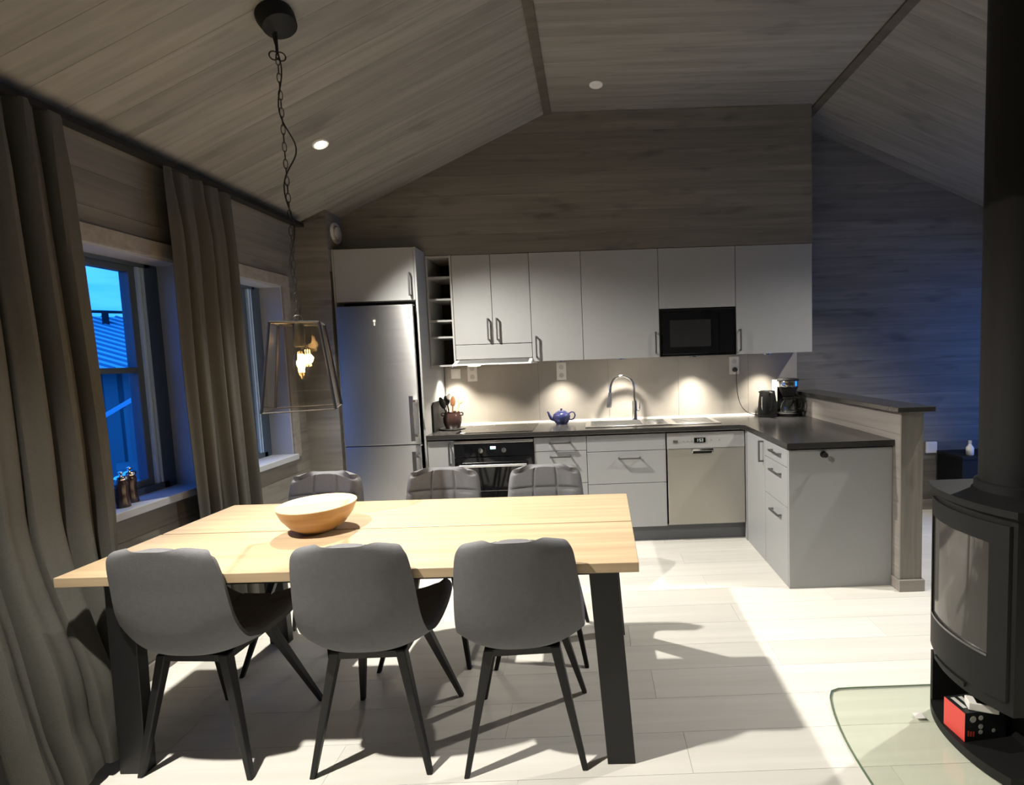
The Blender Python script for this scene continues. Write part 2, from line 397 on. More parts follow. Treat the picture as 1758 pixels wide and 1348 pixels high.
# wall stub left of the fridge
XS, YS = -3.02, -.05
wall_s = struct('wall_stub', MB().prism([(XL, -.02), (XS - .014, -.02), (XS - .014, zceil(XS - .014)), (XL, ZE)], 'y', YS + .014, YB), 'board', 'boarded wall stub between window corner and fridge')
for i in range(17):
    z0 = i * .1475; z1 = z0 + .1475
    if z0 > 2.5: break
    p = [(XL, z0), (XS, z0), (XS, min(z1, zceil(XS))), (XL, min(z1, max(zceil(XL), z0 + .001)))]
    if z0 >= zceil(XL): p = [(XL + (z0 - ZE) / SL, z0), (XS, z0), (XS, min(z1, zceil(XS)))]
    elif z1 > zceil(XL): p = [(XL, z0), (XS, z0), (XS, min(z1, zceil(XS))), (XL, ZE)]
    poly_board(wall_s, p, YS, YS + .014)
for z0, z1 in ((2.13, 2.28), (2.2815, 2.425), (2.4265, 2.562)):
    board(wall_s, (XS - .007, (YS + .19) / 2 + .007, (z0 + z1) / 2), .19 - YS - .014, z1 - z0, .014, (0, 1, 0), (0, 0, 1))

# back wall and the boarded soffit above the wall cabinets
wall_b = struct('wall_back', MB().prism([(XL - .3, -.05), (XR + .3, -.05), (XR + .3, ZE), (XB, ZC + .05), (XA, ZC + .05), (XL - .3, ZE)], 'y', YB + .014, YB + .3), 'board', 'grey boarded back wall behind the kitchen')
def xl_at(z): return XL + max(0, z - ZE) / SL
def xr_at(z): return XR - max(0, z - ZE) / SL
bh = .1475
for i in range(23):
    z0 = i * bh; z1 = min(z0 + bh - .0012, ZC)
    if z0 > ZC - .01: break
    a = .45 if (z0 > 2.2) else -3.0
    poly_board(wall_b, [(a, z0), (xr_at(z0), z0), (xr_at(z1), z1), (a, z1)], YB, YB + .014)
ZU = 2.2575; YU = .19; XSR = .6
soff = struct('wall_soffit', MB().prism([(XS, ZU + .02), (XSR - .014, ZU + .02), (XSR - .014, ZC), (XA, ZC), (XS, zceil(XS))], 'y', YU + .014, YB), 'board', 'boarded soffit front above the wall cabinets')
z0 = ZU + .002
while z0 < ZC - .01:
    z1 = min(z0 + .148, ZC)
    def sx(z): return max(XS, XL + (z - ZE) / SL)
    if sx(z0) == XS and sx(z1) > XS:
        zz = zceil(XS); p = [(XS, z0), (XSR, z0), (XSR, z1 - .0012), (sx(z1), z1 - .0012), (XS, zz)]
    else: p = [(sx(z0), z0), (XSR, z0), (XSR, z1 - .0012), (sx(z1), z1 - .0012)]
    poly_board(soff, p, YU, YU + .014)
    board(soff, (XSR - .007, (YU + YB) / 2 + .007, (z0 + z1) / 2), YB - YU - .014, z1 - z0 - .0012, .014, (0, 1, 0), (0, 0, 1))
    z0 = z1

# right wall with a window outside the picture, and the wall behind the camera
W3 = (-1.05, .38, .10, 2.05)
mb = MB(); X0, X1 = XR, XR + TH
mb.box(X0, X1, YF - .2, W3[0], -.05, 2.6).box(X0, X1, W3[1], YB + .3, -.05, 2.6).box(X0, X1, W3[0], W3[1], -.05, W3[2]).box(X0, X1, W3[0], W3[1], W3[3], 2.6)
struct('wall_right', mb, 'board', 'grey wooden wall on the far side of the stove')
window(3, W3, 'window in the wall beyond the stove', XR, 1)
struct('wall_front', MB().prism([(XL - .3, -.05), (XR + .3, -.05), (XR + .3, ZE), (XB, ZC + .05), (XA, ZC + .05), (XL - .3, ZE)], 'y', YF - .2, YF), 'board', 'plain wooden wall opposite the kitchen')
struct('baseboard_left', MB().box(XL, XL + .016, YF, YS, 0, .075), 'casing', 'skirting board along the window wall', bevel=.004)
struct('baseboard_back', MB().box(.78, XR, YB - .016, YB, 0, .09), 'casing', 'skirting board along the back wall', bevel=.004)

# half wall carrying the breakfast shelf
HX0, HX1, HY0 = .625, .752, -.885
half = struct('wall_half', MB().box(HX0 + .012, HX1 - .012, HY0 + .012, YB, 0, 1.06), 'board', 'boarded half wall ending the kitchen peninsula')
for i in range(8):
    z0 = i * 1.06 / 8; h = 1.06 / 8
    for x, n in ((HX0 + .006, 'plank'), (HX1 - .006, 'plank')):
        board(half, (x, (HY0 + YB) / 2, z0 + h / 2), YB - HY0, h - .0012, .012, (0, 1, 0), (0, 0, 1), mat='casing')
board(half, ((HX0 + HX1) / 2, HY0 + .006 - .012, .53), 1.06, HX1 - HX0, .012, (0, 0, 1), (1, 0, 0), mat='board')
part('end_baseboard', MB().box(HX0 - .012, HX1 + .012, HY0 - .026, HY0 - .012, 0, .07).box(HX0 - .012, HX0, HY0 - .012, HY0 + .06, 0, .07).box(HX1, HX1 + .012, HY0 - .012, YB - .03, 0, .07), 'casing', half, bevel=.003)
single('bar_shelf', MB().box(.585, .80, -.93, YB, 1.06, 1.09), 'worktop', 'dark raised shelf capping the half wall', 'shelf', (.69, -.2, 1.06), bevel=.003)

# ------------------------------------------------------------------ outside: ground and neighbouring house
struct('ground', MB().box(-60, XL - .35, -40, 60, -.75, -.7), 'ground', 'dark gravel ground outside the windows')
H = thing('neighbour_house', 'neighbouring house with pale ribbed metal roof seen through the window', 'house', (-9.2, 4.75, -.7), R(43.8))
part('wall', MB().box(-4, 4, .12, 4, 0, 2.2), 'hwall', H, local=True)
for k in range(34):
    x = -4 + k * .24
    obj('cladding_board', _cache.setdefault('clad', MB().box(0, .17, .06, .12, 0, 2.2).mesh('cladding_board')), 'hwall', H).location = (x, 0, 0)
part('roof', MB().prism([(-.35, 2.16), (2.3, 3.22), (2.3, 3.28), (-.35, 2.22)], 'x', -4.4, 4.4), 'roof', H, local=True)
sv = Vector((0, 2.65, 1.06)).normalized()
rme = None
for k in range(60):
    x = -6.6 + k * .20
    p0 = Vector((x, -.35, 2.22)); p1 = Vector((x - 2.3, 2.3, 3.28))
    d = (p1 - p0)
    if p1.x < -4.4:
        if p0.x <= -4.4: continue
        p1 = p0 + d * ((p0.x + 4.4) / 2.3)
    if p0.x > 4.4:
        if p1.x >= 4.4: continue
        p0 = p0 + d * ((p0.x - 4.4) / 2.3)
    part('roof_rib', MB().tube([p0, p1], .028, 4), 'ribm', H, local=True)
part('snow_guard', MB().tube([(-4.3, 1.9, 3.34), (4.3, 1.9, 3.34)], .03, 6), 'legblack', H, local=True)
for k in range(9): part('snow_guard_bracket', MB().box(-4.1 + k, -4.0 + k, 1.8, 1.95, 3.04, 3.34), 'legblack', H, local=True)
part('chimney_hood', MB().lathe([(.28, 3.2), (.28, 3.45), (.2, 3.6), (.02, 3.66)], (-.75, 2.2, 0), 14), 'legblack', H, smooth=True, local=True)
st = thing('outdoor_stair', 'stair rail climbing in front of the dark cladding outside', 'stair', (-8.3, 3.9, -.7), R(43.8))
for k in range(7):
    part('step', MB().box(-1.0 + k * .28, -.68 + k * .28, -.3, .5, .1 + k * .19, .14 + k * .19), 'hwall', st, local=True)
    part('baluster', MB().box(-.86 + k * .28, -.82 + k * .28, -.3, -.26, 0, 1.05 + k * .19), 'hwall', st, local=True)
part('handrail', MB().hexa([(-1.05, -.31, .93), (1.05, -.31, 2.36), (1.05, -.25, 2.36), (-1.05, -.25, .93), (-1.05, -.31, 1.0), (1.05, -.31, 2.43), (1.05, -.25, 2.43), (-1.05, -.25, 1.0)]), 'roof', st, local=True)

# ------------------------------------------------------------------ spotlights in the ceiling
def spot(x, y, label, on=True, group=None, k=1.0):
    z = zceil(x)
    if x < XA: n = Vector((SL, 0, -1)).normalized()
    elif x > XB: n = Vector((-SL, 0, -1)).normalized()
    else: n = Vector((0, 0, -1))
    t = thing('ceiling_spotlight', label, 'spotlight', (x, y, z), 0, group)
    q = n.to_track_quat('Z', 'Y'); t.rotation_euler = q.to_euler()
    part('ring', MB().lathe([(.032, 0), (.032, .006), (.040, .009), (.046, .006), (.047, -.004), (.032, -.004)], n=28), 'white', t, smooth=True, local=True)
    part('lens', MB().lathe([(.033, -.006), (.033, .004)], n=24), 'lampon' if on else 'lampoff', t, local=True)
    if on:
        L = bpy.data.lights.new('spot_light', 'SPOT'); L.energy = SPOT_W * k; L.color = (1, .945, .85); L.spot_size = R(106); L.spot_blend = .75; L.shadow_soft_size = .028
        lo = bpy.data.objects.new('spot_light', L); COL.objects.link(lo); lo.parent = t; lo.location = (0, 0, .03); lo.rotation_euler = (R(180), 0, 0)
    return t
spot(-2.671, -.725, 'lit round spotlight glowing in the ceiling slope behind the lamp chain')
spot(-2.671, -2.58, 'lit round spotlight in the left ceiling slope nearer the living side')
spot(-1.044, -.173, 'small white unlit spotlight in the flat ceiling before the soffit', on=False)
spot(1.57, -1.1, 'lit round spotlight in the right ceiling slope above the half wall', k=.55)

# ------------------------------------------------------------------ kitchen
def handle(parent, a, b, nrm, w=.011, out=.030, mat='steelg'):
    """square bow handle from a to b standing off along nrm"""
    a, b, n = Vector(a), Vector(b), Vector(nrm); d = (b - a).normalized(); s = d.cross(n)
    def bar(mb, p, q, u, v):
        mb.hexa([p + u * k * w / 2 + v * j * w / 2 for k, j in ((-1, -1), (1, -1), (1, 1), (-1, 1))] + [q + u * k * w / 2 + v * j * w / 2 for k, j in ((-1, -1), (1, -1), (1, 1), (-1, 1))])
    mb = MB()
    bar(mb, a + n * out - d * w / 2, b + n * out + d * w / 2, s, n)
    bar(mb, a, a + n * (out - w / 2), d, s); bar(mb, b, b + n * (out - w / 2), d, s)
    return part('handle', mb, mat, parent, bevel=.001)
def front(root, x0, x1, z0, z1, y, name='door', mat='cab', g=.002):
    return part(name, MB().box(x0 + g, x1 - g, y, y + .018, z0 + g, z1 - g), mat, root, bevel=.0015)
def carcass(x0, x1, y0, y1, z0, z1, t=.016):
    return MB().box(x0, x0 + t, y0, y1, z0, z1).box(x1 - t, x1, y0, y1, z0, z1).box(x0 + t, x1 - t, y0, y1, z0, z0 + t).box(x0 + t, x1 - t, y1 - .006, y1, z0 + t, z1).box(x0 + t, x1 - t, y0 + .0, y0 + .08, z1 - t, z1)
ZT, ZP = .845, .125
# narrow base cabinet
c = thing('base_cabinet', 'narrow grey base cabinet between fridge and oven', 'cabinet', (-2.3, .3, 0))
part('body', carcass(-2.398, -2.202, .02, .54, ZP, ZT), 'carc', c)
d = front(c, -2.4, -2.2, ZP, ZT, 0); handle(d, (-2.232, 0, .665), (-2.232, 0, .825), (0, -1, 0))
# oven
c = thing('oven', 'black glass built-in oven with two knobs and bar handle', 'oven', (-1.9, .3, 0))
part('body', MB().box(-2.195, -1.605, .02, .54, ZP, .835), 'blackmat', c)
part('top_trim', MB().box(-2.198, -1.602, -.012, .02, .818, .838), 'steelp', c, bevel=.002)
part('control_panel', MB().box(-2.198, -1.602, -.012, .02, .715, .816), 'blackglass', c, bevel=.002)
dd = part('oven_door', MB().box(-2.198, -1.602, -.016, .02, .235, .712), 'blackglass', c, bevel=.003)
part('viewing_window', MB().box(-2.10, -1.70, -.0175, -.016, .33, .60), 'blackglass', dd, label='darker viewing pane')
mbh = MB().tube([(-2.15, -.058, .655), (-1.65, -.058, .655)], .011, 12)
for x in (-2.12, -1.68): mbh.box(x - .008, x + .008, -.055, -.015, .648, .662)
part('handle', mbh, 'steelp', dd, smooth=True)
for x in (-1.995, -1.82):
    k = part('knob', MB().lathe([(.021, -.013), (.021, -.03), (.018, -.036), (.001, -.036)], (x, 0, .765), 20, 'y'), 'chrome', c, smooth=True)
    part('pointer', MB().box(x - .002, x + .002, -.038, -.036, .766, .783), 'blackmat', k)
part('clock', MB().box(-1.925, -1.885, -.0135, -.0118, .772, .792), 'oclock', c)
part('shelf_line', MB().box(-2.08, -1.72, -.0185, -.0174, .452, .456), 'steelg', dd)
part('drawer_panel', MB().box(-2.198, -1.602, 0, .02, ZP, .23), 'blackmat', c, bevel=.002)
# drawer cabinet
c = thing('base_cabinet', 'grey base cabinet with stacked drawers between oven and sink', 'cabinet', (-1.4, .3, 0))
part('body', carcass(-1.598, -1.202, .02, .54, ZP, ZT), 'carc', c)
for z0, z1, zh in ((.735, ZT, .80), (.485, .735, .695), (ZP, .485, .445)):
    d = front(c, -1.6, -1.2, z0, z1, 0, 'drawer'); handle(d, (-1.475, 0, zh), (-1.325, 0, zh), (0, -1, -.0), out=.034)
# sink cabinet
c = thing('base_cabinet', 'wide grey base cabinet below the sink with plain top panel', 'cabinet', (-.9, .3, 0))
part('body', MB().box(-1.198, -1.182, .02, .54, ZP, ZT).box(-.618, -.602, .02, .54, ZP, ZT).box(-1.182, -.618, .02, .54, ZP, ZP + .016), 'carc', c)
front(c, -1.2, -.6, .718, ZT, 0, 'top_panel')
d = front(c, -1.2, -.6, .468, .718, 0, 'drawer'); handle(d, (-.96, 0, .665), (-.80, 0, .665), (0, -1, 0), out=.034)
d = front(c, -1.2, -.6, ZP, .468, 0, 'drawer')
# dishwasher
c = thing('dishwasher', 'steel dishwasher with black display beside the inner corner', 'dishwasher', (-.3, .3, 0))
part('body', MB().box(-.592, -.008, .02, .54, ZP, .84), 'steelg', c)
part('door', MB().box(-.592, -.008, -.012, .02, .138, .722), 'steel2', c, bevel=.003, uv=True)
cp = part('control_panel', MB().prism([(-.016, .724), (.02, .724), (.02, .842), (-.004, .842)], 'x', -.592, -.008), 'silver', c)
dp = part('display', MB().hexa([(-.388, -.0165, .765), (-.302, -.0165, .765), (-.302, -.008, .765), (-.388, -.008, .765), (-.388, -.0135, .802), (-.302, -.0135, .802), (-.302, -.006, .802), (-.388, -.006, .802)]), 'blackglass', c)
SEG = {'1': 'bc', '3': 'abgcd', '5': 'afgcd', '7': 'abc'}
def digits(txt, x, z, h, y, parent):
    mb = MB(); w = h * .5; t = h * .13
    for ch in txt:
        if ch == ':':
            for q in (.3, .7): mb.box(x, x + t, y - .0005, y, z + h * q - t / 2, z + h * q + t / 2)
            x += t * 2.4; continue
        for s_ in SEG[ch]:
            bx = {'a': (0, w, h - t, h), 'd': (0, w, 0, t), 'g': (0, w, h / 2 - t / 2, h / 2 + t / 2), 'b': (w - t, w, h / 2, h), 'c': (w - t, w, 0, h / 2), 'f': (0, t, h / 2, h), 'e': (0, t, 0, h / 2)}[s_]
            mb.box(x + bx[0], x + bx[1], y - .0005, y, z + bx[2], z + bx[3])
        x += w * 1.5
    part('digits', mb, 'digit', parent)
digits('1:53', -.372, .773, .022, -.0158, dp)
part('emblem', MB().box(-.547, -.527, -.0165, -.013, .768, .788).box(-.524, -.512, -.0165, -.013, .768, .788), 'steelg', c)
part('buttons', MB().box(-.47, -.465, -.0165, -.013, .775, .781).box(-.44, -.435, -.0165, -.013, .775, .781).box(-.41, -.405, -.0165, -.013, .775, .781).box(-.26, -.255, -.0165, -.013, .778, .784).box(-.2, -.195, -.0165, -.013, .778, .784), 'steelg', c)
part('grip', MB().box(-.41, -.25, -.034, -.012, .705, .722).box(-.412, -.402, -.034, -.012, .69, .722).box(-.258, -.248, -.034, -.012, .69, .722), 'chrome', c, bevel=.002)
part('grip_recess', MB().box(-.402, -.258, -.0135, -.0118, .682, .706), 'blackmat', c)
# plinth
single('plinth', MB().box(-2.4, .09, .05, .066, 0, ZP), 'plinth', 'dark plinth board under the kitchen fronts', 'plinth', (-1.1, .055, 0))
# peninsula cabinets (fronts look along -x)
XP = .005
c = thing('base_cabinet', 'grey corner cabinet of the peninsula with one upright handle', 'cabinet', (.3, -.2, 0))
part('body', MB().box(.024, .615, -.415, .0, ZP, ZT).box(.06, .60, -.415, 0, 0, ZP), 'carc', c)
part('corner_filler', MB().box(0.0, .024, -.03, .02, 0.0, ZT), 'cab', c)
d = part('door', MB().box(XP, XP + .018, -.413, -.032, .0, ZT), 'cab', c, bevel=.0015); handle(d, (XP, -.385, .69), (XP, -.385, .825), (-1, 0, 0))
c = thing('base_cabinet', 'grey peninsula drawer cabinet with three slim handles', 'cabinet', (.3, -.6, 0))
part('body', MB().box(.024, .615, -.80, -.416, ZP, ZT).box(.06, .60, -.80, -.416, 0, ZP), 'carc', c)
for z0, z1, zh in ((.735, ZT, .80), (.49, .735, .675), (0.0, .49, .415)):
    d = part('drawer', MB().box(XP, XP + .018, -.798, -.417, z0 + .002, z1 - .002), 'cab', c, bevel=.0015)
    handle(d, (XP, -.70, zh), (XP, -.56, zh), (-1, 0, 0), out=.026)
e = single('end_panel', MB().box(XP, .622, -.82, -.802, 0, ZT), 'cab', 'plain grey end panel of the peninsula with black hook', 'panel', (.3, -.81, 0), bevel=.0015)
single('towel_hook', MB().lathe([(.020, -.821), (.020, -.825), (.008, -.828), (.008, -.842), (.015, -.846), (.015, -.853), (.001, -.855)], (.21, 0, .815), 18, 'y'), 'legblack', 'small black round hook on the peninsula end panel', 'hook', (.21, -.821, .815), smooth=True)
# worktop: L shape with a cut-out for the sink
ZW0, ZW1 = .855, .89
SX0, SX1, SY0, SY1 = -1.175, -.545, .12, .44
mb = MB()
mb.box(-2.4, SX0, -.022, .545, ZW0, ZW1).box(SX1, -.012, -.022, .545, ZW0, ZW1).box(SX0, SX1, -.022, SY0, ZW0, ZW1).box(SX0, SX1, SY1, .545, ZW0, ZW1)
mb.prism([(-.012, -.052), (.0, -.06), (-.012, -.84), (.622, -.84), (.622, .545), (-.012, .545), (-.012, -.022), (-.03, -.022)][2:7], 'z', ZW0, ZW1)
mb.prism([(-.05, -.0219), (-.012, -.06), (-.012, -.0219)], 'z', ZW0, ZW1)
wt = single('worktop', mb, 'worktop', 'dark L-shaped kitchen worktop running onto the peninsula', 'worktop', (-1, .25, ZW0))
part('edge_strip', MB().box(-2.395, -.03, -.0235, -.0222, ZW0 + .001, ZW0 + .006), 'steelg', wt)
# splashback panels
sp = thing('splashback', 'grey stone-look splashback between worktop and wall cabinets', 'splashback', (-.9, .544, .89))
xs = [-2.398, -1.6, -1.0, -.4, .2, .622]
for a, b in zip(xs, xs[1:]): part('panel', MB().box(a + .0008, b - .0008, .538, .55, .90, 1.415 if a > -1.7 else 1.56), 'splash', sp, bevel=.001)
part('sealing_strip', MB().prism([(.526, .8885), (.54, .8885), (.54, .905), (.534, .905)], 'x', -2.395, .60), 'strip', sp)
# sink
s = thing('sink', 'stainless inset sink with two bowls and draining board', 'sink', (-.7, .28, .89))
RZ = .8905
part('rim', MB().box(-1.205, SX0 + .012, .10, .475, RZ, RZ + .006).box(SX1 - .012, -.53, .10, .475, RZ, RZ + .006).box(SX0 + .012, SX1 - .012, .10, SY0 + .012, RZ, RZ + .006).box(SX0 + .012, SX1 - .012, SY1 - .012, .475, RZ, RZ + .006)
     .box(-.755, -.715, SY0 + .012, SY1 - .012, RZ - .004, RZ + .006), 'sink', s, bevel=.002)
def bowl_mesh(x0, x1, y0, y1, zb):
    t = .003
    return MB().box(x0, x0 + t, y0, y1, zb, RZ + .002).box(x1 - t, x1, y0, y1, zb, RZ + .002).box(x0, x1, y0, y0 + t, zb, RZ + .002).box(x0, x1, y1 - t, y1, zb, RZ + .002).box(x0, x1, y0, y1, zb - t, zb)
b1 = part('bowl', bowl_mesh(SX0 + .008, -.752, SY0 + .008, SY1 - .008, .72), 'sink', s)
part('drain', MB().lathe([(.04, .7205), (.04, .724), (.03, .726), (.001, .7265)], (-.96, .28, 0), 20), 'chrome', b1, smooth=True)
b2 = part('bowl', bowl_mesh(-.718, SX1 - .008, SY0 + .008, SY1 - .008, .78), 'sink', s)
part('drain', MB().lathe([(.03, .7805), (.03, .784), (.02, .786), (.001, .7865)], (-.635, .28, 0), 20), 'chrome', b2, smooth=True)
dr_ = part('draining_board', MB().box(-.53, -.15, .10, .475, RZ, RZ + .004), 'sink', s, bevel=.0015)
for k in range(7): part('ridge', MB().box(-.49, -.19, .145 + k * .045, .155 + k * .045, RZ + .004, RZ + .0065), 'sink', dr_, bevel=.001)
# tap
t = thing('kitchen_tap', 'tall chrome arched tap with pull-out spray head', 'tap', (-.79, .455, .896))
part('base', MB().lathe([(.026, .8965), (.026, .904), (.022, .910), (.022, 1.055), (.017, 1.063), (.001, 1.064)], (-.79, .455, 0), 24), 'chrome', t, smooth=True)
pts = []
for k in range(4): pts.append((-.79, .455, 1.06 + k * .035))
for k in range(1, 17):
    a = math.pi * k / 16; pts.append((-.89 + .10 * math.cos(a), .455 - .02 * k / 16, 1.165 + .105 * math.sin(a)))
pts.append((-.995, .433, 1.12))
part('spout', MB().tube(pts, .0115, 14), 'chrome', t, smooth=True)
part('spray_head', MB().tube([(-.994, .433, 1.135), (-.996, .432, 1.10), (-1.001, .431, 1.05), (-1.006, .430, 1.015), (-1.006, .430, 1.008)], [.013, .016, .020, .022, .018], 16), 'steelg', t, smooth=True)
part('lever', MB().tube([(-.766, .455, .975), (-.745, .45, .985), (-.742, .445, 1.06)], [.011, .009, .006], 10), 'chrome', t, smooth=True)
# hob
hb = thing('cooktop', 'black glass ceramic cooktop set in the worktop above the oven', 'cooktop', (-1.9, .27, .89))
hg = part('glass_plate', MB().box(-2.19, -1.61, .03, .51, .8903, .8945), 'blackglass', hb, bevel=.001)
for x, y, r in ((-2.05, .16, .075), (-2.05, .38, .09), (-1.76, .16, .09), (-1.76, .38, .075)):
    mb = MB(); mb.lathe([(r, .8946), (r, .8949), (r - .003, .8949), (r - .003, .8946)], (x, y, 0), 40, cap=False); part('cooking_zone', mb, 'steelg', hg)
# wall cabinets
ZB = 1.415
def wall_cab(x0, x1, z0, z1, label, doors, body=True):
    c = thing('wall_cabinet', label, 'cabinet', ((x0 + x1) / 2, .37, z0))
    if body: part('body', MB().box(x0 + .001, x1 - .001, YU + .02, .537, z0 + .004, z1), 'carc', c)
    n = len(doors); w = (x1 - x0) / n
    for i, hx in enumerate(doors):
        d = front(c, x0 + i * w, x0 + (i + 1) * w, z0, z1, YU)
        if hx is not None: handle(d, (hx, YU, z0 + .035), (hx, YU, z0 + .195), (0, -1, 0), out=.026)
    return c
wall_cab(-2.2, -1.6, 1.565, ZU, 'grey double-door wall cabinet above the cooker hood', (-1.935, -1.865))
wall_cab(-1.6, -1.2, ZB, ZU, 'narrow grey wall cabinet next to the cooker hood', (-1.565,))
wall_cab(-1.2, -.6, ZB, ZU, 'grey wall cabinet above the tap', (-.633,))
wall_cab(-.6, 0, 1.79, ZU, 'short grey wall cabinet above the microwave', (None,))
wall_cab(0, .6, ZB, ZU, 'grey wall cabinet over the kettle at the end of the row', (.030,))
# wine rack
c = thing('wine_rack', 'narrow open grey shelf unit with five compartments beside the fridge', 'shelf unit', (-2.3, .37, ZB))
part('side_panel', MB().box(-2.398, -2.384, YU, .537, 1.40, ZU), 'carc', c); part('side_panel', MB().box(-2.216, -2.202, YU, .537, 1.40, ZU), 'carc', c)
part('back_panel', MB().box(-2.384, -2.216, .525, .537, 1.40, ZU), 'blackmat', c)
for z in (ZU - .016, 2.085, 1.915, 1.75, 1.622, 1.40): part('shelf', MB().box(-2.384, -2.216, YU + .002, .525, z, z + .014), 'cab', c)
# microwave
c = thing('microwave', 'black built-in microwave under the short wall cabinet', 'microwave', (-.3, .37, 1.415))
part('body', MB().box(-.598, -.002, YU + .012, .537, 1.418, 1.786), 'blackmat', c)
part('surround', MB().box(-.598, -.002, YU, YU + .012, 1.418, 1.775), 'blackglass', c, bevel=.002)
dd = part('microwave_door', MB().box(-.58, -.14, YU - .008, YU, 1.435, 1.757), 'blackglass', c, bevel=.002)
part('viewing_window', MB().box(-.52, -.20, YU - .0092, YU - .008, 1.49, 1.70), 'blackmat', dd)
part('control_panel', MB().box(-.135, -.02, YU - .008, YU, 1.435, 1.757), 'blackglass', c, bevel=.002)
# cooker hood
c = thing('cooker_hood', 'slim pull-out cooker hood with pale front strip', 'hood', (-1.9, .3, 1.40))
part('fascia', MB().box(-2.198, -1.602, YU, YU + .018, 1.452, 1.562), 'cab', c, bevel=.0015)
part('body', MB().box(-2.19, -1.61, YU + .018, .535, 1.44, 1.562), 'offwhite', c)
part('visor', MB().prism([(.07, 1.405), (.52, 1.405), (.52, 1.438), (.19, 1.444), (.075, 1.414)], 'x', -2.20, -1.60), 'white', c, bevel=.002)
part('visor_glass', MB().hexa([(-2.17, .082, 1.4165), (-1.625, .082, 1.4165), (-1.625, .178, 1.4415), (-2.17, .178, 1.4415), (-2.17, .081, 1.4185), (-1.625, .081, 1.4185), (-1.625, .178, 1.4435), (-2.17, .178, 1.4435)]), 'steelg', c)
part('grip', MB().box(-1.955, -1.845, .063, .071, 1.405, 1.416), 'white', c, bevel=.002)
lens = part('lamp_lens', MB().lathe([(.05, 1.405), (.045, 1.397), (.001, 1.394)], (-2.06, .19, 0), 20), 'puckon', c, smooth=True)
# fridge column
c = thing('tall_cabinet', 'tall grey housing around the fridge with top cupboard', 'cabinet', (-2.7, .3, 0))
part('side_panel', MB().box(-2.418, -2.402, -.012, .54, 0, 2.285), 'cab', c, bevel=.001)
part('side_panel', MB().box(-3.015, -3.002, -.012, .54, 0, 2.285), 'cab', c, bevel=.001)
part('cupboard', MB().box(-3.0, -2.42, .01, .54, 1.905, 2.283), 'carc', c)
d = front(c, -3.002, -2.418, 1.90, 2.285, -.012); handle(d, (-2.45, -.012, 1.935), (-2.45, -.012, 2.095), (0, -1, 0))
part('gap_back', MB().box(-3.0, -2.42, .10, .11, 1.868, 1.903), 'blackmat', c)
f = thing('fridge_freezer', 'tall brushed steel fridge freezer beside the window corner', 'fridge', (-2.71, .25, 0))
FX0, FX1 = -2.993, -2.428
part('body', MB().box(FX0 + .004, FX1 - .004, .0, .53, .02, 1.862), 'steelg', f)
part('foot_grille', MB().box(FX0 + .01, FX1 - .01, .03, .06, 0, .09), 'blackmat', f)
for z0, z1, h0, h1 in ((.836, 1.865, .865, 1.20), (.09, .828, .52, .79)):
    d = part('fridge_door', MB().box(FX0, FX1, -.055, -.004, z0, z1), 'steel', f, bevel=.006, uv=True)
    part('handle', MB().box(FX1 - .052, FX1 - .022, -.108, -.096, h0, h1).box(FX1 - .044, FX1 - .006, -.1, -.05, h0 + .03, h0 + .05).box(FX1 - .044, FX1 - .006, -.1, -.05, h1 - .05, h1 - .03), 'steelp', d, bevel=.002)
part('emblem', MB().box(-2.722, -2.705, -.0565, -.055, 1.745, 1.762).box(-2.718, -2.709, -.0565, -.055, 1.72, 1.742), 'offwhite', f)
part('kitchen_vent_dummy', MB().box(-2.99, -2.43, .05, .06, 1.866, 1.8665), 'blackmat', f).name = 'top_seal'
# round vent on the stub wall above the fridge
v = thing('air_vent', 'round white air valve on the wall stub above the fridge', 'vent', (XS, .085, 2.425))
part('ring', MB().lathe([(.078, 0), (.078, .008), (.062, .016), (.055, .012), (.055, 0)], n=28, axis='x'), 'offwhite', v, smooth=True, local=True)
part('disc', MB().lathe([(.046, .004), (.046, .022), (.03, .028), (.001, .029)], n=28, axis='x'), 'offwhite', v, smooth=True, local=True)
# under-cabinet lights
def puck(x, y, z, label, e=PUCK_W):
    t = thing('cabinet_light', label, 'light', (x, y, z))
    part('housing', MB().lathe([(.034, 0.0005), (.034, -.008), (.026, -.009), (.026, -.006)], n=24), 'steelp', t, smooth=True, local=True)
    part('diffuser', MB().lathe([(.025, -.004), (.025, -.0075), (.001, -.008)], n=24), 'puckon', t, local=True)
    L = bpy.data.lights.new('puck_light', 'SPOT'); L.energy = e; L.color = (1, .92, .79); L.spot_size = R(100); L.spot_blend = .9; L.shadow_soft_size = .02
    lo = bpy.data.objects.new('puck_light', L); COL.objects.link(lo); lo.parent = t; lo.location = (0, 0, -.014)
puck(-1.4, .365, ZB, 'round light under the narrow wall cabinet over the teapot')
puck(-.9, .365, ZB, 'round light under the wall cabinet above the tap', PUCK_W * 1.3)
puck(-.3, .365, ZB, 'round light under the microwave', PUCK_W * 1.3)
puck(.3, .365, ZB, 'round light under the end wall cabinet over the kettle')
puck(-2.3, .40, 1.399, 'round light under the open shelf unit by the fridge')
L = bpy.data.lights.new('hood_light', 'SPOT'); L.energy = PUCK_W * .9; L.color = (1, .9, .72); L.spot_size = R(120); L.spot_blend = .6; L.shadow_soft_size = .03
lo = bpy.data.objects.new('hood_light', L); COL.objects.link(lo); lo.parent = c; lo.location = (0, 0, 0)
hood = [o for o in COL.objects if o.name == 'cooker_hood'][0]; lo.parent = hood; lo.location = (-.16, -.11, -.012)
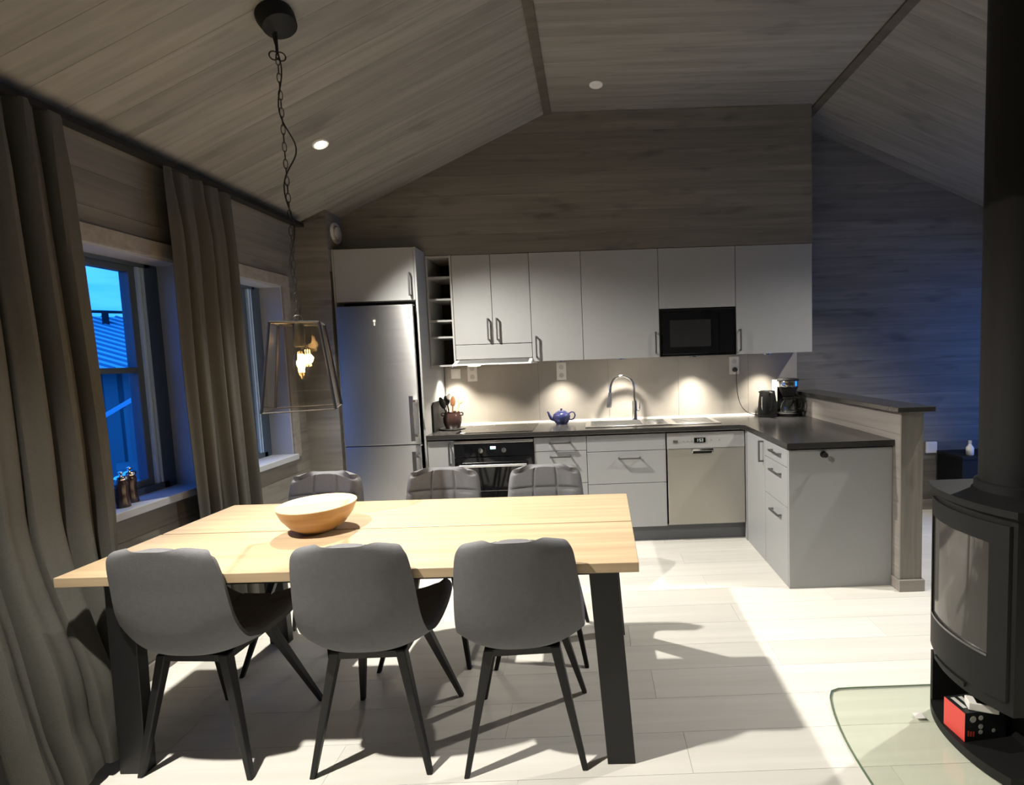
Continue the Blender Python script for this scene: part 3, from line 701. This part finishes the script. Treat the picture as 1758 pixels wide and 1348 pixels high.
# sockets and switch
def socket(x, z, label, double=True):
    t = thing('wall_socket', label, 'socket', (x, .538, z))
    h = .075 if double else .042
    part('plate', MB().box(x - .041, x + .041, .526, .538, z - h, z + h), 'white', t, bevel=.003)
    for dz in ((.035, -.035) if double else (0,)):
        if double: part('outlet', MB().lathe([(.021, .5255), (.019, .531), (.001, .531)], (x, 0, z + dz), 20, 'y'), 'offwhite', t, smooth=True)
        else: part('rocker', MB().box(x - .028, x + .028, .522, .527, z - .028, z + .028), 'white', t, bevel=.002)
    return t
socket(-2.30, 1.333, 'square white switch above the utensil pot', False)
socket(-2.16, 1.338, 'white double socket under the cooker hood')
socket(-1.40, 1.325, 'white double socket above the blue teapot')
socket(.08, 1.322, 'white double socket with the kettle plug in it')
t = thing('wall_socket', 'white socket on the blue-lit back wall behind the half wall', 'socket', (1.79, YB, .55))
part('plate', MB().box(1.74, 1.84, YB - .02, YB, .50, .60), 'white', t, bevel=.008)
# kettle
k = thing('electric_kettle', 'black tapered electric kettle on the worktop corner', 'kettle', (.315, .40, .89), R(-68))
part('power_base', MB().lathe([(.078, .0005), (.080, .004), (.078, .018), (.07, .02)], n=28), 'blackmat', k, smooth=True, local=True)
part('jug', MB().lathe([(.077, .02), (.079, .03), (.072, .12), (.061, .205), (.058, .216), (.053, .212), (.052, .20), (.001, .20)], n=32), 'iron', k, smooth=True, local=True)
part('lid', MB().lathe([(.051, .20), (.050, .208), (.02, .212), (.001, .212)], n=24), 'blackmat', k, smooth=True, local=True)
part('handle', MB().tube([(.052, -.02, .205), (.095, -.035, .20), (.108, -.04, .15), (.10, -.038, .08), (.074, -.03, .055)], .010, 8), 'blackmat', k, smooth=True, local=True)
part('spout', MB().prism([(-.05, .175), (-.088, .205), (-.05, .213)], 'y', -.02, .02), 'iron', k, local=True)
part('water_gauge', MB().box(.012, .022, -.0735, -.064, .06, .17), 'steelp', k, local=True)
pts = [(.082, .487, 1.287), (.083, .480, 1.27), (.084, .487, 1.20)]
for q in range(1, 13):
    u = q / 12; pts.append((.086 + .17 * u ** 2.4, .49 - .05 * u, 1.20 - .298 * (1 - (1 - u) ** 2.0)))
Rk = Matrix.Rotation(R(68), 4, 'Z'); ko = Vector((.315, .40, .89))
def tok(p): return tuple(Rk @ (Vector(p) - ko))
cd = part('power_cord', MB().tube([tok(p) for p in pts], .0035, 6), 'cable', k, smooth=True, local=True)
pm = MB().lathe([(.019, .524), (.021, .515), (.018, .495), (.010, .488)], (.08, 0, 1.287), 16, 'y'); pm.v = [tok(p) for p in pm.v]
part('plug', pm, 'cable', cd, smooth=True, local=True)
# coffee maker
k = thing('coffee_maker', 'black and chrome filter coffee machine with glass jug', 'coffee maker', (.485, .40, .89))
part('base', MB().lathe([(.088, .0005), (.09, .006), (.09, .026), (.082, .032), (.001, .032)], n=32), 'blackmat', k, smooth=True, local=True)
part('tower', MB().prism([(-.075, .03), (-.075, .10), (.075, .10), (.075, .03), (.06, .045), (-.06, .045)], 'z', .0, .29), 'blackmat', k, bevel=.004, local=True)
part('filter_basket', MB().lathe([(.045, .165), (.05, .17), (.078, .245), (.078, .25)], (0, -.01, 0), 30), 'blackmat', k, smooth=True, local=True)
part('chrome_band', MB().lathe([(.082, .245), (.083, .248), (.083, .292), (.081, .295)], (0, -.01, 0), 32), 'chrome', k, smooth=True, local=True)
part('lid', MB().lathe([(.088, .295), (.088, .306), (.07, .313), (.001, .315)], (0, -.005, 0), 30), 'blackmat', k, smooth=True, local=True)
part('water_tube', MB().box(-.098, -.076, .02, .09, .12, .30), 'white', k, bevel=.004, local=True)
j = part('jug', MB().lathe([(.058, .034), (.064, .045), (.065, .07), (.056, .11), (.040, .14), (.042, .15), (.040, .15), (.038, .14), (.054, .11), (.063, .07), (.062, .046), (.055, .037)], (0, -.012, 0), 32, cap=False), 'clear', k, smooth=True, local=True)
part('jug_collar', MB().lathe([(.043, .142), (.045, .146), (.045, .160), (.03, .163), (.001, .163)], (0, -.012, 0), 28), 'blackmat', j, smooth=True, local=True)
part('jug_foot', MB().lathe([(.06, .033), (.062, .036), (.062, .044), (.059, .046)], (0, -.012, 0), 28), 'chrome', j, smooth=True, local=True)
part('jug_handle', MB().tube([(.042, -.03, .152), (.085, -.055, .15), (.098, -.06, .11), (.09, -.055, .065), (.066, -.04, .058)], .008, 8), 'blackmat', j, smooth=True, local=True)
# teapot
k = thing('teapot', 'small indigo glazed teapot on the worktop', 'teapot', (-1.405, .40, .89))
part('body', MB().lathe([(.048, .0005), (.050, .006), (.058, .016), (.072, .045), (.074, .062), (.068, .082), (.052, .096), (.042, .098)], n=32), 'teapot', k, smooth=True, local=True)
ld = part('lid', MB().lathe([(.043, .097), (.042, .102), (.025, .110), (.010, .113), (.001, .113)], n=28), 'teapot', k, smooth=True, local=True)
part('knob', MB().lathe([(.004, .110), (.005, .116), (.010, .121), (.010, .126), (.001, .129)], n=16), 'teapot', ld, smooth=True, local=True)
part('spout', MB().tube([(-.055, 0, .035), (-.085, 0, .045), (-.100, 0, .07), (-.108, 0, .095), (-.118, 0, .105)], [.017, .015, .011, .008, .007], 12), 'teapot', k, smooth=True, local=True)
part('handle', MB().tube([(.062, 0, .085), (.085, 0, .098), (.106, 0, .090), (.113, 0, .068), (.104, 0, .045), (.085, 0, .032), (.066, 0, .034)], .006, 10), 'teapot', k, smooth=True, local=True)
# utensil crock
CX, CY = -2.285, .30
single('serving_plate', MB().lathe([(.075, .8905), (.10, .897), (.102, .9), (.095, .9005), (.001, .898)], (CX, CY, 0), 30), 'steelg', 'grey round coaster under the utensil pot', 'coaster', (CX, CY, .8905), smooth=True)
k = thing('utensil_pot', 'dark brown glazed pot with two small ears', 'pot', (CX, CY, .9006))
part('body', MB().lathe([(.055, .0), (.060, .008), (.073, .05), (.074, .085), (.062, .118), (.058, .128), (.062, .133), (.056, .133), (.052, .125), (.064, .085), (.06, .03), (.001, .02)], n=32), 'crock', k, smooth=True, local=True)
for s_ in (-1, 1): part('ear', MB().tube([(s_ * .066, 0, .098), (s_ * .085, 0, .104), (s_ * .088, 0, .118), (s_ * .074, 0, .126), (s_ * .060, 0, .124)], .006, 8), 'crock', k, smooth=True, local=True)
def spoon(name, label, base, tip, mat, w=.026, l=.075, flat=.35, tw=0):
    base, tip = Vector(base), Vector(tip); d = (tip - base).normalized(); L_ = (tip - base).length
    side = d.cross(Vector((0, 1, 0))).normalized(); nn = side.cross(d)
    mb = MB(); n = 14; hb_ = L_ - l
    prof = [(0, .004, .004), (hb_ * .5, .005, .004), (hb_, .006, .004)] + [(hb_ + l * q, w * math.sin(math.pi * (.12 + .83 * q)) ** .7, .006) for q in (.1, .25, .45, .65, .85, .97)] + [(L_, .004, .003)]
    o_ = len(mb.v)
    for s_, a, b in prof:
        for i in range(n):
            an = 2 * math.pi * i / n; mb.v.append(tuple(base + d * s_ + side * a * math.cos(an) + nn * b * math.sin(an)))
    for i in range(len(prof) - 1):
        for q in range(n): mb.f.append((o_ + i * n + q, o_ + i * n + (q + 1) % n, o_ + (i + 1) * n + (q + 1) % n, o_ + (i + 1) * n + q))
    mb.f.append(tuple(range(o_, o_ + n))[::-1]); mb.f.append(tuple(range(o_ + (len(prof) - 1) * n, o_ + len(prof) * n)))
    single(name, mb, mat, label, 'utensil', tuple(base), smooth=True, group='utensils in the brown pot')
zc = .925
spoon('wooden_spoon', 'pale wooden spoon leaning right out of the brown pot', (CX + .005, CY, zc), (CX + .085, CY + .01, 1.175), 'spoonw', .026, .085)
spoon('wooden_spoon', 'white ladle standing upright in the brown pot', (CX, CY + .01, zc), (CX - .015, CY + .015, 1.185), 'white', .030, .06)
spoon('spatula', 'brown wooden spatula in the middle of the brown pot', (CX, CY - .012, zc), (CX + .02, CY - .02, 1.165), 'spoonb', .020, .09)
spoon('spatula', 'black spatula leaning left out of the brown pot', (CX - .01, CY, zc), (CX - .09, CY - .01, 1.155), 'blackmat', .024, .10)
spoon('spatula', 'black slotted turner beside the white ladle in the pot', (CX - .012, CY + .012, zc), (CX - .055, CY + .03, 1.165), 'blackmat', .024, .08)
single('chopping_board', MB().prism([(.14, .891), (.46, .891), (.46, 1.10), (.44, 1.125), (.16, 1.125), (.14, 1.10)], 'x', -2.3955, -2.3855), 'blackmat', 'dark chopping board leaning against the fridge housing', 'board', (-2.39, .3, .891), bevel=.002)

# ------------------------------------------------------------------ dining table
TX0, TX1, TY0, TY1, TZ = -2.99, -1.0, -2.085, -1.25, .75
t = thing('dining_table', 'long light oak dining table on black flat steel legs', 'table', (-2.0, -1.667, 0), R(-1.3))
YG = -1.667
for a, b in ((TY0, YG - .004), (YG + .004, TY1)):
    part('tabletop_board', MB().box(TX0, TX1, a, b, TZ - .034, TZ), 'oak', t, bevel=.002)
part('tabletop_batten', MB().box(TX0 + .1, TX1 - .1, YG - .05, YG + .05, TZ - .042, TZ - .034), 'blackmat', t)
for s_, xt in ((1, -1.12), (-1, -2.79)):
    for yt, yb in ((-2.045, -2.02), (-1.29, -1.21)):
        dx = .042 * s_; w = .049; dd = .02
        part('leg', MB().hexa([(xt + dx - w, yb - dd, 0), (xt + dx + w, yb - dd, 0), (xt + dx + w, yb + dd, 0), (xt + dx - w, yb + dd, 0), (xt - w, yt - dd, .716), (xt + w, yt - dd, .716), (xt + w, yt + dd, .716), (xt - w, yt + dd, .716)]), 'legblack', t, bevel=.002)
    part('top_bar', MB().box(xt - .045, xt + .045, -2.025, -1.31, .676, .716), 'legblack', t)
for y in (-1.98, -1.36): part('rail', MB().box(-2.835, -1.165, y - .015, y + .015, .672, .716), 'legblack', t)
# bowl
bw = thing('wooden_bowl', 'round light wooden bowl standing on the table', 'bowl', (-2.315, -1.66, TZ))
prof = [(.045, .0005), (.065, .003), (.105, .03), (.135, .07), (.150, .108), (.1505, .1125), (.1475, .1135), (.142, .108), (.127, .07), (.098, .034), (.05, .012), (.001, .010)]
part('body', MB().lathe(prof, n=48), 'bowlwood', bw, smooth=True, local=True)
part('rim', MB().lathe([(.1475, .112), (.1512, .112), (.1515, .1155), (.149, .117), (.1465, .1155)], n=48), 'spoonw', bw, smooth=True, local=True)

# ------------------------------------------------------------------ chairs (built facing +y, origin on the floor below the seat)
PROF = [(.225, .474, .36), (.215, .464, .40), (.12, .448, .425), (0, .440, .435), (-.09, .445, .432), (-.145, .470, .425), (-.172, .530, .420), (-.190, .62, .412), (-.204, .72, .398), (-.212, .775, .387), (-.217, .815, .374), (-.2195, .836, .356), (-.221, .849, .325), (-.2215, .857, .275)]
def cr_(t):
    n = len(PROF) - 1; x = min(max(t, 0), .99999) * n; i = int(x); u = x - i
    p = [PROF[max(0, min(n, i + k))] for k in (-1, 0, 1, 2)]
    return [0.5 * (2 * p[1][c] + (p[2][c] - p[0][c]) * u + (2 * p[0][c] - 5 * p[1][c] + 4 * p[2][c] - p[3][c]) * u * u + (3 * p[1][c] - p[0][c] - 3 * p[2][c] + p[3][c]) * u ** 3) for c in range(3)]
def shell(u, v):
    y, z, w = cr_(u); s_ = 2 * v - 1
    seat = max(0, 1 - u / .36); back = max(0, min(1, (u - .36) / .17))
    mid = 1 - seat - back
    lift = abs(s_) ** 2.6
    x = s_ * w / 2
    return (x, y + lift * (.034 * back + .05 * max(mid, 0)), z - .024 * max(0, (u - .6) / .4) * abs(s_) ** 2.4 + lift * (.055 * seat + .045 * max(mid, 0)) )
def cush(u, v):
    e = min(u / .05, (1 - u) / .10); f_ = min(v, 1 - v) / .13
    r = math.sqrt(max(0, 1 - (1 - min(1, e)) ** 2)) * math.sqrt(max(0, 1 - (1 - min(1, f_)) ** 2))
    g = 0
    for c in (1 / 3, 2 / 3): g += math.exp(-((v - c) / .014) ** 2)
    for c in (.14, .31, .47, .635): g += math.exp(-((u - c) / .010) ** 2)
    return .004 + (.036 - .008 * max(0, min(1, (u - .36) / .17))) * r * (1 - .30 * min(1, g))
shell_me = MB().slab(shell, 60, 30, -.014).mesh('shell', smooth=True); shell_me.materials.append(MT['fabric'])
cush_me = MB().slab(shell, 110, 60, cush).mesh('cushion', smooth=True); cush_me.materials.append(MT['fabric'])
def leg_mesh(x0, y0, x1, y1):
    a, b = .017, .0095
    return MB().hexa([(x1 - b, y1 - b, 0), (x1 + b, y1 - b, 0), (x1 + b, y1 + b, 0), (x1 - b, y1 + b, 0), (x0 - a, y0 - a, .435), (x0 + a, y0 - a, .435), (x0 + a, y0 + a, .435), (x0 - a, y0 + a, .435)]).mesh('leg', bevel=.003)
legs = [leg_mesh(sx * .115, .10, sx * .212, .258) for sx in (-1, 1)] + [leg_mesh(sx * .115, -.10, sx * .205, -.142) for sx in (-1, 1)]
fr_me = MB().box(-.13, .13, .085, .115, .412, .436).box(-.13, .13, -.115, -.085, .412, .436).box(-.13, -.10, -.085, .085, .412, .436).box(.10, .13, -.085, .085, .412, .436).mesh('seat_frame')
for me in legs + [fr_me]: me.materials.append(MT['legblack'])
def chair(x, y, rz, label, group):
    c = thing('dining_chair', label, 'chair', (x, y, 0), rz, group)
    obj('shell', shell_me, None, c); obj('cushion', cush_me, None, c, 'quilted seat and back padding'); obj('seat_frame', fr_me, None, c)
    for me in legs: obj('leg', me, None, c)
    return c
GC = 'grey upholstered chairs around the oak table'
chair(-2.585, -1.905, R(-4), 'grey felt chair with its back to the room, beside the long curtain', GC)
chair(-1.965, -1.925, R(0), 'grey felt chair with its back to the room, middle of its side', GC)
chair(-1.425, -1.94, R(2), 'grey felt chair with its back to the room, at the table end near the stove', GC)
chair(-2.615, -1.225, R(180), 'grey quilted chair on the kitchen side before the fridge', GC)
chair(-1.975, -1.225, R(180), 'grey quilted chair on the kitchen side before the oven', GC)
chair(-1.42, -1.243, R(179), 'grey quilted chair on the kitchen side before the drawer cabinet', GC)

# ------------------------------------------------------------------ pendant lamp
LX, LY = -2.372, -1.60
t = thing('pendant_lamp', 'square smoked-glass pendant lamp hanging on a chain over the table', 'lamp', (LX, LY, 1.26), R(22))
wt_, wb_, zt = .088, .130, .36
def corner(sx, sy, z):
    w = wb_ + (wt_ - wb_) * z / zt; return Vector((sx * w, sy * w, z))
CS = [(-1, -1), (1, -1), (1, 1), (-1, 1)]
sh = part('shade_frame', MB(), 'legblack', t, local=True) if False else None
mb = MB()
for sx, sy in CS:
    a, b = corner(sx, sy, 0), corner(sx, sy, zt); mb.tube([a, b], .0055, 4)
for z, r in ((0, .0032), (zt, .005)):
    for i in range(4): mb.tube([corner(*CS[i], z), corner(*CS[(i + 1) % 4], z)], r, 4)
mb.tube([corner(-1, -1, zt), corner(1, 1, zt)], .005, 4); mb.tube([corner(1, -1, zt), corner(-1, 1, zt)], .005, 4)
frp = part('shade_frame', mb, 'legblack', t, local=True)
for i in range(4):
    q, w_ = CS[i], CS[(i + 1) % 4]; n = Vector((q[0] + w_[0], q[1] + w_[1], 0)).normalized() * .003
    a, b, c_, d_ = corner(*q, .004), corner(*w_, .004), corner(*w_, zt - .004), corner(*q, zt - .004)
    part('glass_pane', MB().hexa([a, b, b - n, a - n, d_, c_, c_ - n, d_ - n]), 'smoke', t, local=True)
part('socket', MB().lathe([(.016, .36), (.022, .355), (.022, .27), (.018, .262)], n=20), 'chain', t, smooth=True, local=True)
bulb = part('bulb', MB().lathe([(.013, .262), (.015, .25), (.026, .22), (.029, .19), (.026, .15), (.015, .128), (.002, .123)], n=24, cap=False), thin_glass('bulb_glass', (.97, .93, .85), .05), t, smooth=True, local=True)
for k in range(6):
    a = k * math.pi / 3; r = .010
    part('filament', MB().tube([(r * math.cos(a), r * math.sin(a), .155), (r * math.cos(a + .5), r * math.sin(a + .5), .232)], .0016, 6), 'filament', bulb, local=True)
L = bpy.data.lights.new('bulb_light', 'POINT'); L.energy = PENDANT_W; L.color = (1, .66, .32); L.shadow_soft_size = .022
lo = bpy.data.objects.new('bulb_light', L); COL.objects.link(lo); lo.parent = t; lo.location = (0, 0, .19)
part('loop', MB().tube([(.016 * math.cos(k * math.pi / 8), 0, .378 + .016 * math.sin(k * math.pi / 8)) for k in range(16)], .003, 6, closed=True), 'chain', t, smooth=True, local=True)
zc0 = zceil(LX - .02) - 1.26
mb = MB(); z = .40; k = 0
lk = .034
while z < zc0 - .17:
    pts = []
    for q in range(12):
        a = 2 * math.pi * q / 12; u, v_ = .0075 * math.cos(a), lk * .62 * math.sin(a)
        pts.append((u, 0, z + v_) if k % 2 == 0 else (0, u, z + v_))
    mb.tube(pts, .0017, 5, closed=True); z += lk; k += 1
part('chain', mb, 'chain', t, smooth=True, local=True)
pts = []
for q in range(61):
    u = q / 60; zz = .36 + u * (zc0 - .36 - .03)
    sway = .012 * math.sin(u * 24) + (.030 * math.exp(-((u - .60) / .075) ** 2))
    pts.append((sway, .010 * math.cos(u * 19), zz))
part('cord', MB().tube(pts, .0028, 6), 'cable', t, smooth=True, local=True)
part('hook_rod', MB().tube([(0, 0, zc0 - .02), (0, 0, zc0 - .14)], .006, 8), 'legblack', t, local=True)
for s_ in (-1, 1): part('hook_ring', MB().tube([(s_ * .012 + .017 * math.cos(k * math.pi / 8), 0, zc0 - .155 + .017 * math.sin(k * math.pi / 8)) for k in range(16)], .0028, 6, closed=True), 'chain', t, smooth=True, local=True)
cup = part('ceiling_cup', MB().lathe([(.072, .004), (.074, -.012), (.066, -.05), (.030, -.062), (.001, -.063)], n=32), 'iron', t, smooth=True, local=True)
cup.location = (0, 0, zc0 + .004)
cup.rotation_euler = (Matrix.Rotation(-R(22), 3, 'Z') @ Vector((-SL, 0, 1)).normalized().to_track_quat('Z', 'Y').to_matrix()).to_euler()

# ------------------------------------------------------------------ curtains
rail = single('curtain_rail', MB().box(XL + .055, XL + .115, -3.6, -.10, ZE - .03, ZE - .004), 'legblack', 'black curtain track under the eaves along the window wall', 'rail', (XL + .08, -1.8, ZE - .03))
def sm(a, b, x): x = max(0, min(1, (x - a) / (b - a))); return x * x * (3 - 2 * x)
def curtain(name, label, fn, nu, nv):
    o = single(name, MB().slab(fn, nu, nv, .003), 'curtain', label, 'curtain', (-3.15, fn(.5, .5)[1], 0), smooth=True)
    return o
def long_curtain(u, v):
    # u: 0 at the far (kitchen) edge -> 1 towards the camera; v: 0 top -> 1 floor
    z = (ZE - .028) * (1 - v) ** 1.0
    y_far = -1.715 + .05 * sm(0, .6, v); y_near = -2.62
    # the foot of the curtain swings out into the room and gathers
    sw = sm(.60, .93, v)
    y = y_far + (y_near - y_far) * u
    gather = .5 + .5 * sm(.0, .12, v)
    ph = 2 * math.pi * (8.6 * u + .10 * math.sin(3 * v + u * 5)) 
    A = (.018 + .020 * gather) * (1 - .2 * v)
    x = XL + .095 + A * math.sin(ph) + .012 * math.sin(2.3 * ph + 1.3 + 2 * v) * gather
    y += .020 * math.cos(ph * 1.0 + .7) * gather
    # swing
    near_w = math.exp(-((u - .30) / .26) ** 2)
    x += sw * (.19 * near_w + .04)
    y -= sw * .13 * (1 - u) ** 2
    # crumpled bunch at the floor
    fl = sm(.90, 1.0, v)
    x += fl * (.055 + .03 * math.sin(9 * u + 1)) * (0.4 + near_w)
    x += sm(.72, .95, v) * .016 * math.sin(21 * u + 17 * v)
    z += fl * .028 * (1 + math.sin(17 * u + 2.2)) + .004 + sm(.75, .9, v) * .02 * math.sin(13 * u + 3) * (1 - fl)
    lim = -2.90 - .115 * sm(.42, .72, z)
    d_ = lim - x
    x = lim - .5 * (d_ + math.sqrt(d_ * d_ + .0004))
    return (x, y, max(z, .006))
def short_curtain(u, v):
    z = (ZE - .028) * (1 - v) + .012
    w = .435 - .02 * sm(0, .2, v) + .05 * v
    y = -.80 + .045 * sm(.3, 1, v) - w * u
    ph = 2 * math.pi * (4.4 * u + .05 * math.sin(4 * v))
    g = .45 + .55 * sm(0, .14, v)
    x = XL + .088 + .034 * g * math.sin(ph) + .010 * g * math.sin(2.6 * ph + 2 + v * 2)
    return (x, y + .012 * math.cos(ph) * g, z)
curtain('curtain', 'long taupe curtain bunched on the floor beside the table end', long_curtain, 150, 90)
curtain('curtain', 'short gathered taupe curtain hanging straight between the two windows', short_curtain, 110, 40)

# ------------------------------------------------------------------ mills on the window sill
def mill(x, y, h, label):
    k = thing('pepper_mill', label, 'mill', (x, y, W1[2] + .008), 0, 'mills on the window sill')
    part('body', MB().lathe([(.026, .0003), (.027, .004), (.022, h * .32), (.021, h * .45), (.025, h * .62), (.022, h * .72), (.018, h * .75)], n=24), 'mill', k, smooth=True, local=True)
    part('cap', MB().lathe([(.018, h * .745), (.025, h * .77), (.026, h * .81), (.022, h * .86), (.010, h * .89)], n=24), 'chrome', k, smooth=True, local=True)
    part('knob', MB().lathe([(.004, h * .885), (.005, h * .92), (.010, h * .95), (.010, h * .98), (.001, h)], n=16), 'chrome', k, smooth=True, local=True)
mill(-3.30, -1.475, .165, 'dark mill with silver cap, at the room edge of the window sill')
mill(-3.335, -1.395, .17, 'dark mill with silver cap, nearer the window glass')
mill(-3.335, -1.55, .13, 'short dark mill half hidden by the long curtain')

# ------------------------------------------------------------------ wood stove
SXF, SYC, SHW = .095, -2.04, .19
def stove_outline(off=0.0, n=18, xb=.50):
    # front arc bulging to -x between the two corners, then straight back
    pts = []
    for i in range(n + 1):
        s_ = -1 + 2 * i / n; pts.append((SXF + .055 * abs(s_) ** 2.2 - off, SYC + s_ * (SHW + off)))
    pts += [(xb + off, SYC + SHW + off), (xb + off, SYC - SHW - off)]
    return pts
def arc_panel(mb, s0, s1, z0, z1, off, t, n=14):
    P = lambda s_, o_: (SXF + .055 * abs(s_) ** 2.2 - o_, SYC + s_ * SHW)
    poly = [P(s0 + (s1 - s0) * i / n, off) for i in range(n + 1)] + [P(s1 - (s1 - s0) * i / n, off - t) for i in range(n + 1)]
    return mb.prism(poly, 'z', z0, z1)
st = thing('wood_stove', 'black cast-iron wood stove with curved glass door and tall flue', 'stove', (.30, SYC, .012))
part('base', MB().prism(stove_outline(.0), 'z', .0125, .045), 'iron', st, smooth=True)
part('niche_back', MB().prism([(.30, SYC - SHW), (.50, SYC - SHW), (.50, SYC + SHW), (.30, SYC + SHW)], 'z', .045, .245), 'blackmat', st)
part('niche_side', MB().box(.15, .30, SYC + SHW - .012, SYC + SHW, .045, .245), 'iron', st)
part('niche_side', MB().box(.24, .30, SYC - SHW, SYC - SHW + .012, .045, .245), 'iron', st)
part('firebox', MB().prism(stove_outline(-.006), 'z', .245, .895), 'iron', st, smooth=True)
dm = MB()
arc_panel(dm, -.92, .92, .29, .42, .004, .012); arc_panel(dm, -.92, .92, .80, .865, .004, .012); arc_panel(dm, -.92, -.66, .42, .80, .004, .012, 4); arc_panel(dm, .80, .92, .42, .80, .004, .012, 3)
dr2 = part('door', dm, 'iron', st, smooth=True)
part('door_glass', arc_panel(MB(), -.66, .80, .42, .80, -.002, .006), 'stoveglass', st, smooth=True)
part('glass_rim', arc_panel(MB(), -.66, .80, .416, .424, .006, .008), 'steelg', st, smooth=True)
part('air_slider', arc_panel(MB(), -.3, .55, .265, .28, .006, .008), 'blackmat', st, smooth=True)
part('top_plate', MB().prism(stove_outline(.012), 'z', .895, .918), 'iron', st, smooth=True)
part('flue_collar', MB().lathe([(.125, .918), (.125, .945), (.118, .95)], (.345, SYC + .04, 0), 40), 'iron', st, smooth=True)
part('flue_pipe', MB().lathe([(.112, .945), (.112, 1.9), (.1125, 1.901), (.1125, 1.92), (.112, 1.921), (.112, ZC + .0)], (.345, SYC + .04, 0), 48), 'iron', st, smooth=True)
part('flue_rosette', MB().lathe([(.16, ZC - .001), (.155, ZC - .012), (.112, ZC - .014)], (.345, SYC + .04, 0), 40), 'iron', st, smooth=True)
# hearth plate of glass
def hearth_poly(o_=0.0):
    p = []
    for i in range(21):
        s_ = -1 + 2 * i / 20; y_ = -2.20 + s_ * .42
        p.append((-.272 + .060 * abs(s_) ** 2.6 + o_, y_))
    c = [(-.205, -1.765), (-.185, -1.735), (-.15, -1.722), (-.08, -1.72)]
    p += [(x + o_, y_ - o_) for x, y_ in c]
    p += [(.62, -1.722), (.62, -2.68), (-.08, -2.68), (-.15, -2.678), (-.185, -2.665)]
    return p
h = thing('hearth_plate', 'clear greenish glass floor plate under the stove', 'hearth plate', (.1, -2.2, 0))
part('plate', MB().prism(hearth_poly(), 'z', .001, .011), 'hearth', h)
ep = [Vector((x, y_, .006)) for x, y_ in hearth_poly()]
part('edge', MB().tube(ep, .0032, 5, closed=True), 'hearthedge', h)
single('paper_tag', MB().box(.055, .09, -1.915, -1.885, .0112, .0118), 'white', 'tiny white sticker on the glass hearth plate', 'sticker', (.07, -1.9, .0112))
# box of firelighters in the niche, with a white roll on top
bx = thing('firelighter_box', 'red and black card box in the niche under the stove', 'box', (.168, -1.985, .0455), R(6))
part('carton', MB().box(-.06, .10, -.085, .005, 0, .105), 'blackcard', bx, bevel=.001, local=True)
part('red_end', MB().box(-.0615, -.06, -.085, .005, .001, .104), 'red', bx, local=True)
for k, (a, b) in enumerate(((-.045, -.03), (-.015, 0), (.02, .03))): part('printed_bar', MB().box(a, b, -.06, -.005, .105, .1055), 'offwhite', bx, local=True)
for x, z, r in ((-.03, .08, .012), (.0, .082, .009), (.0, .05, .009), (.0, .03, .008), (.05, .03, .007)):
    part('printed_dot', MB().lathe([(r, -.0856), (r, -.085)], (x, 0, z), 14, 'y'), 'offwhite', bx, local=True)
part('printed_word', MB().box(-.05, -.044, -.0856, -.085, .02, .04).box(-.04, -.034, -.0856, -.085, .018, .036).box(-.03, -.024, -.0856, -.085, .016, .034), 'red', bx, local=True)
rl = thing('lighter_pack', 'small white and grey pack lying on the red box', 'pack', (.19, -2.055, .151), R(-20))
part('pack_body', MB().box(-.045, .045, -.022, .022, 0, .028), 'white', rl, bevel=.003, local=True)
part('pack_label', MB().box(-.02, .03, -.018, .018, .028, .0286), 'steelg', rl, local=True)

# ------------------------------------------------------------------ dark chest with a bottle by the back wall
b = thing('storage_chest', 'dark chest against the back wall beyond the half wall', 'chest', (2.0, .38, 0))
part('body', MB().box(1.84, 2.30, .24, .53, 0, .50), 'blackmat', b, bevel=.004)
part('lid', MB().box(1.83, 2.31, .23, .53, .50, .525), 'blackmat', b, bevel=.004)
b = thing('white_bottle', 'small white bottle standing on the dark chest', 'bottle', (1.945, .30, .5252))
part('bottle_body', MB().lathe([(.026, .0), (.028, .005), (.028, .06), (.012, .085), (.010, .095)], n=20), 'white', b, smooth=True, local=True)
part('cap', MB().lathe([(.012, .095), (.012, .12), (.001, .122)], n=16), 'offwhite', b, smooth=True, local=True)
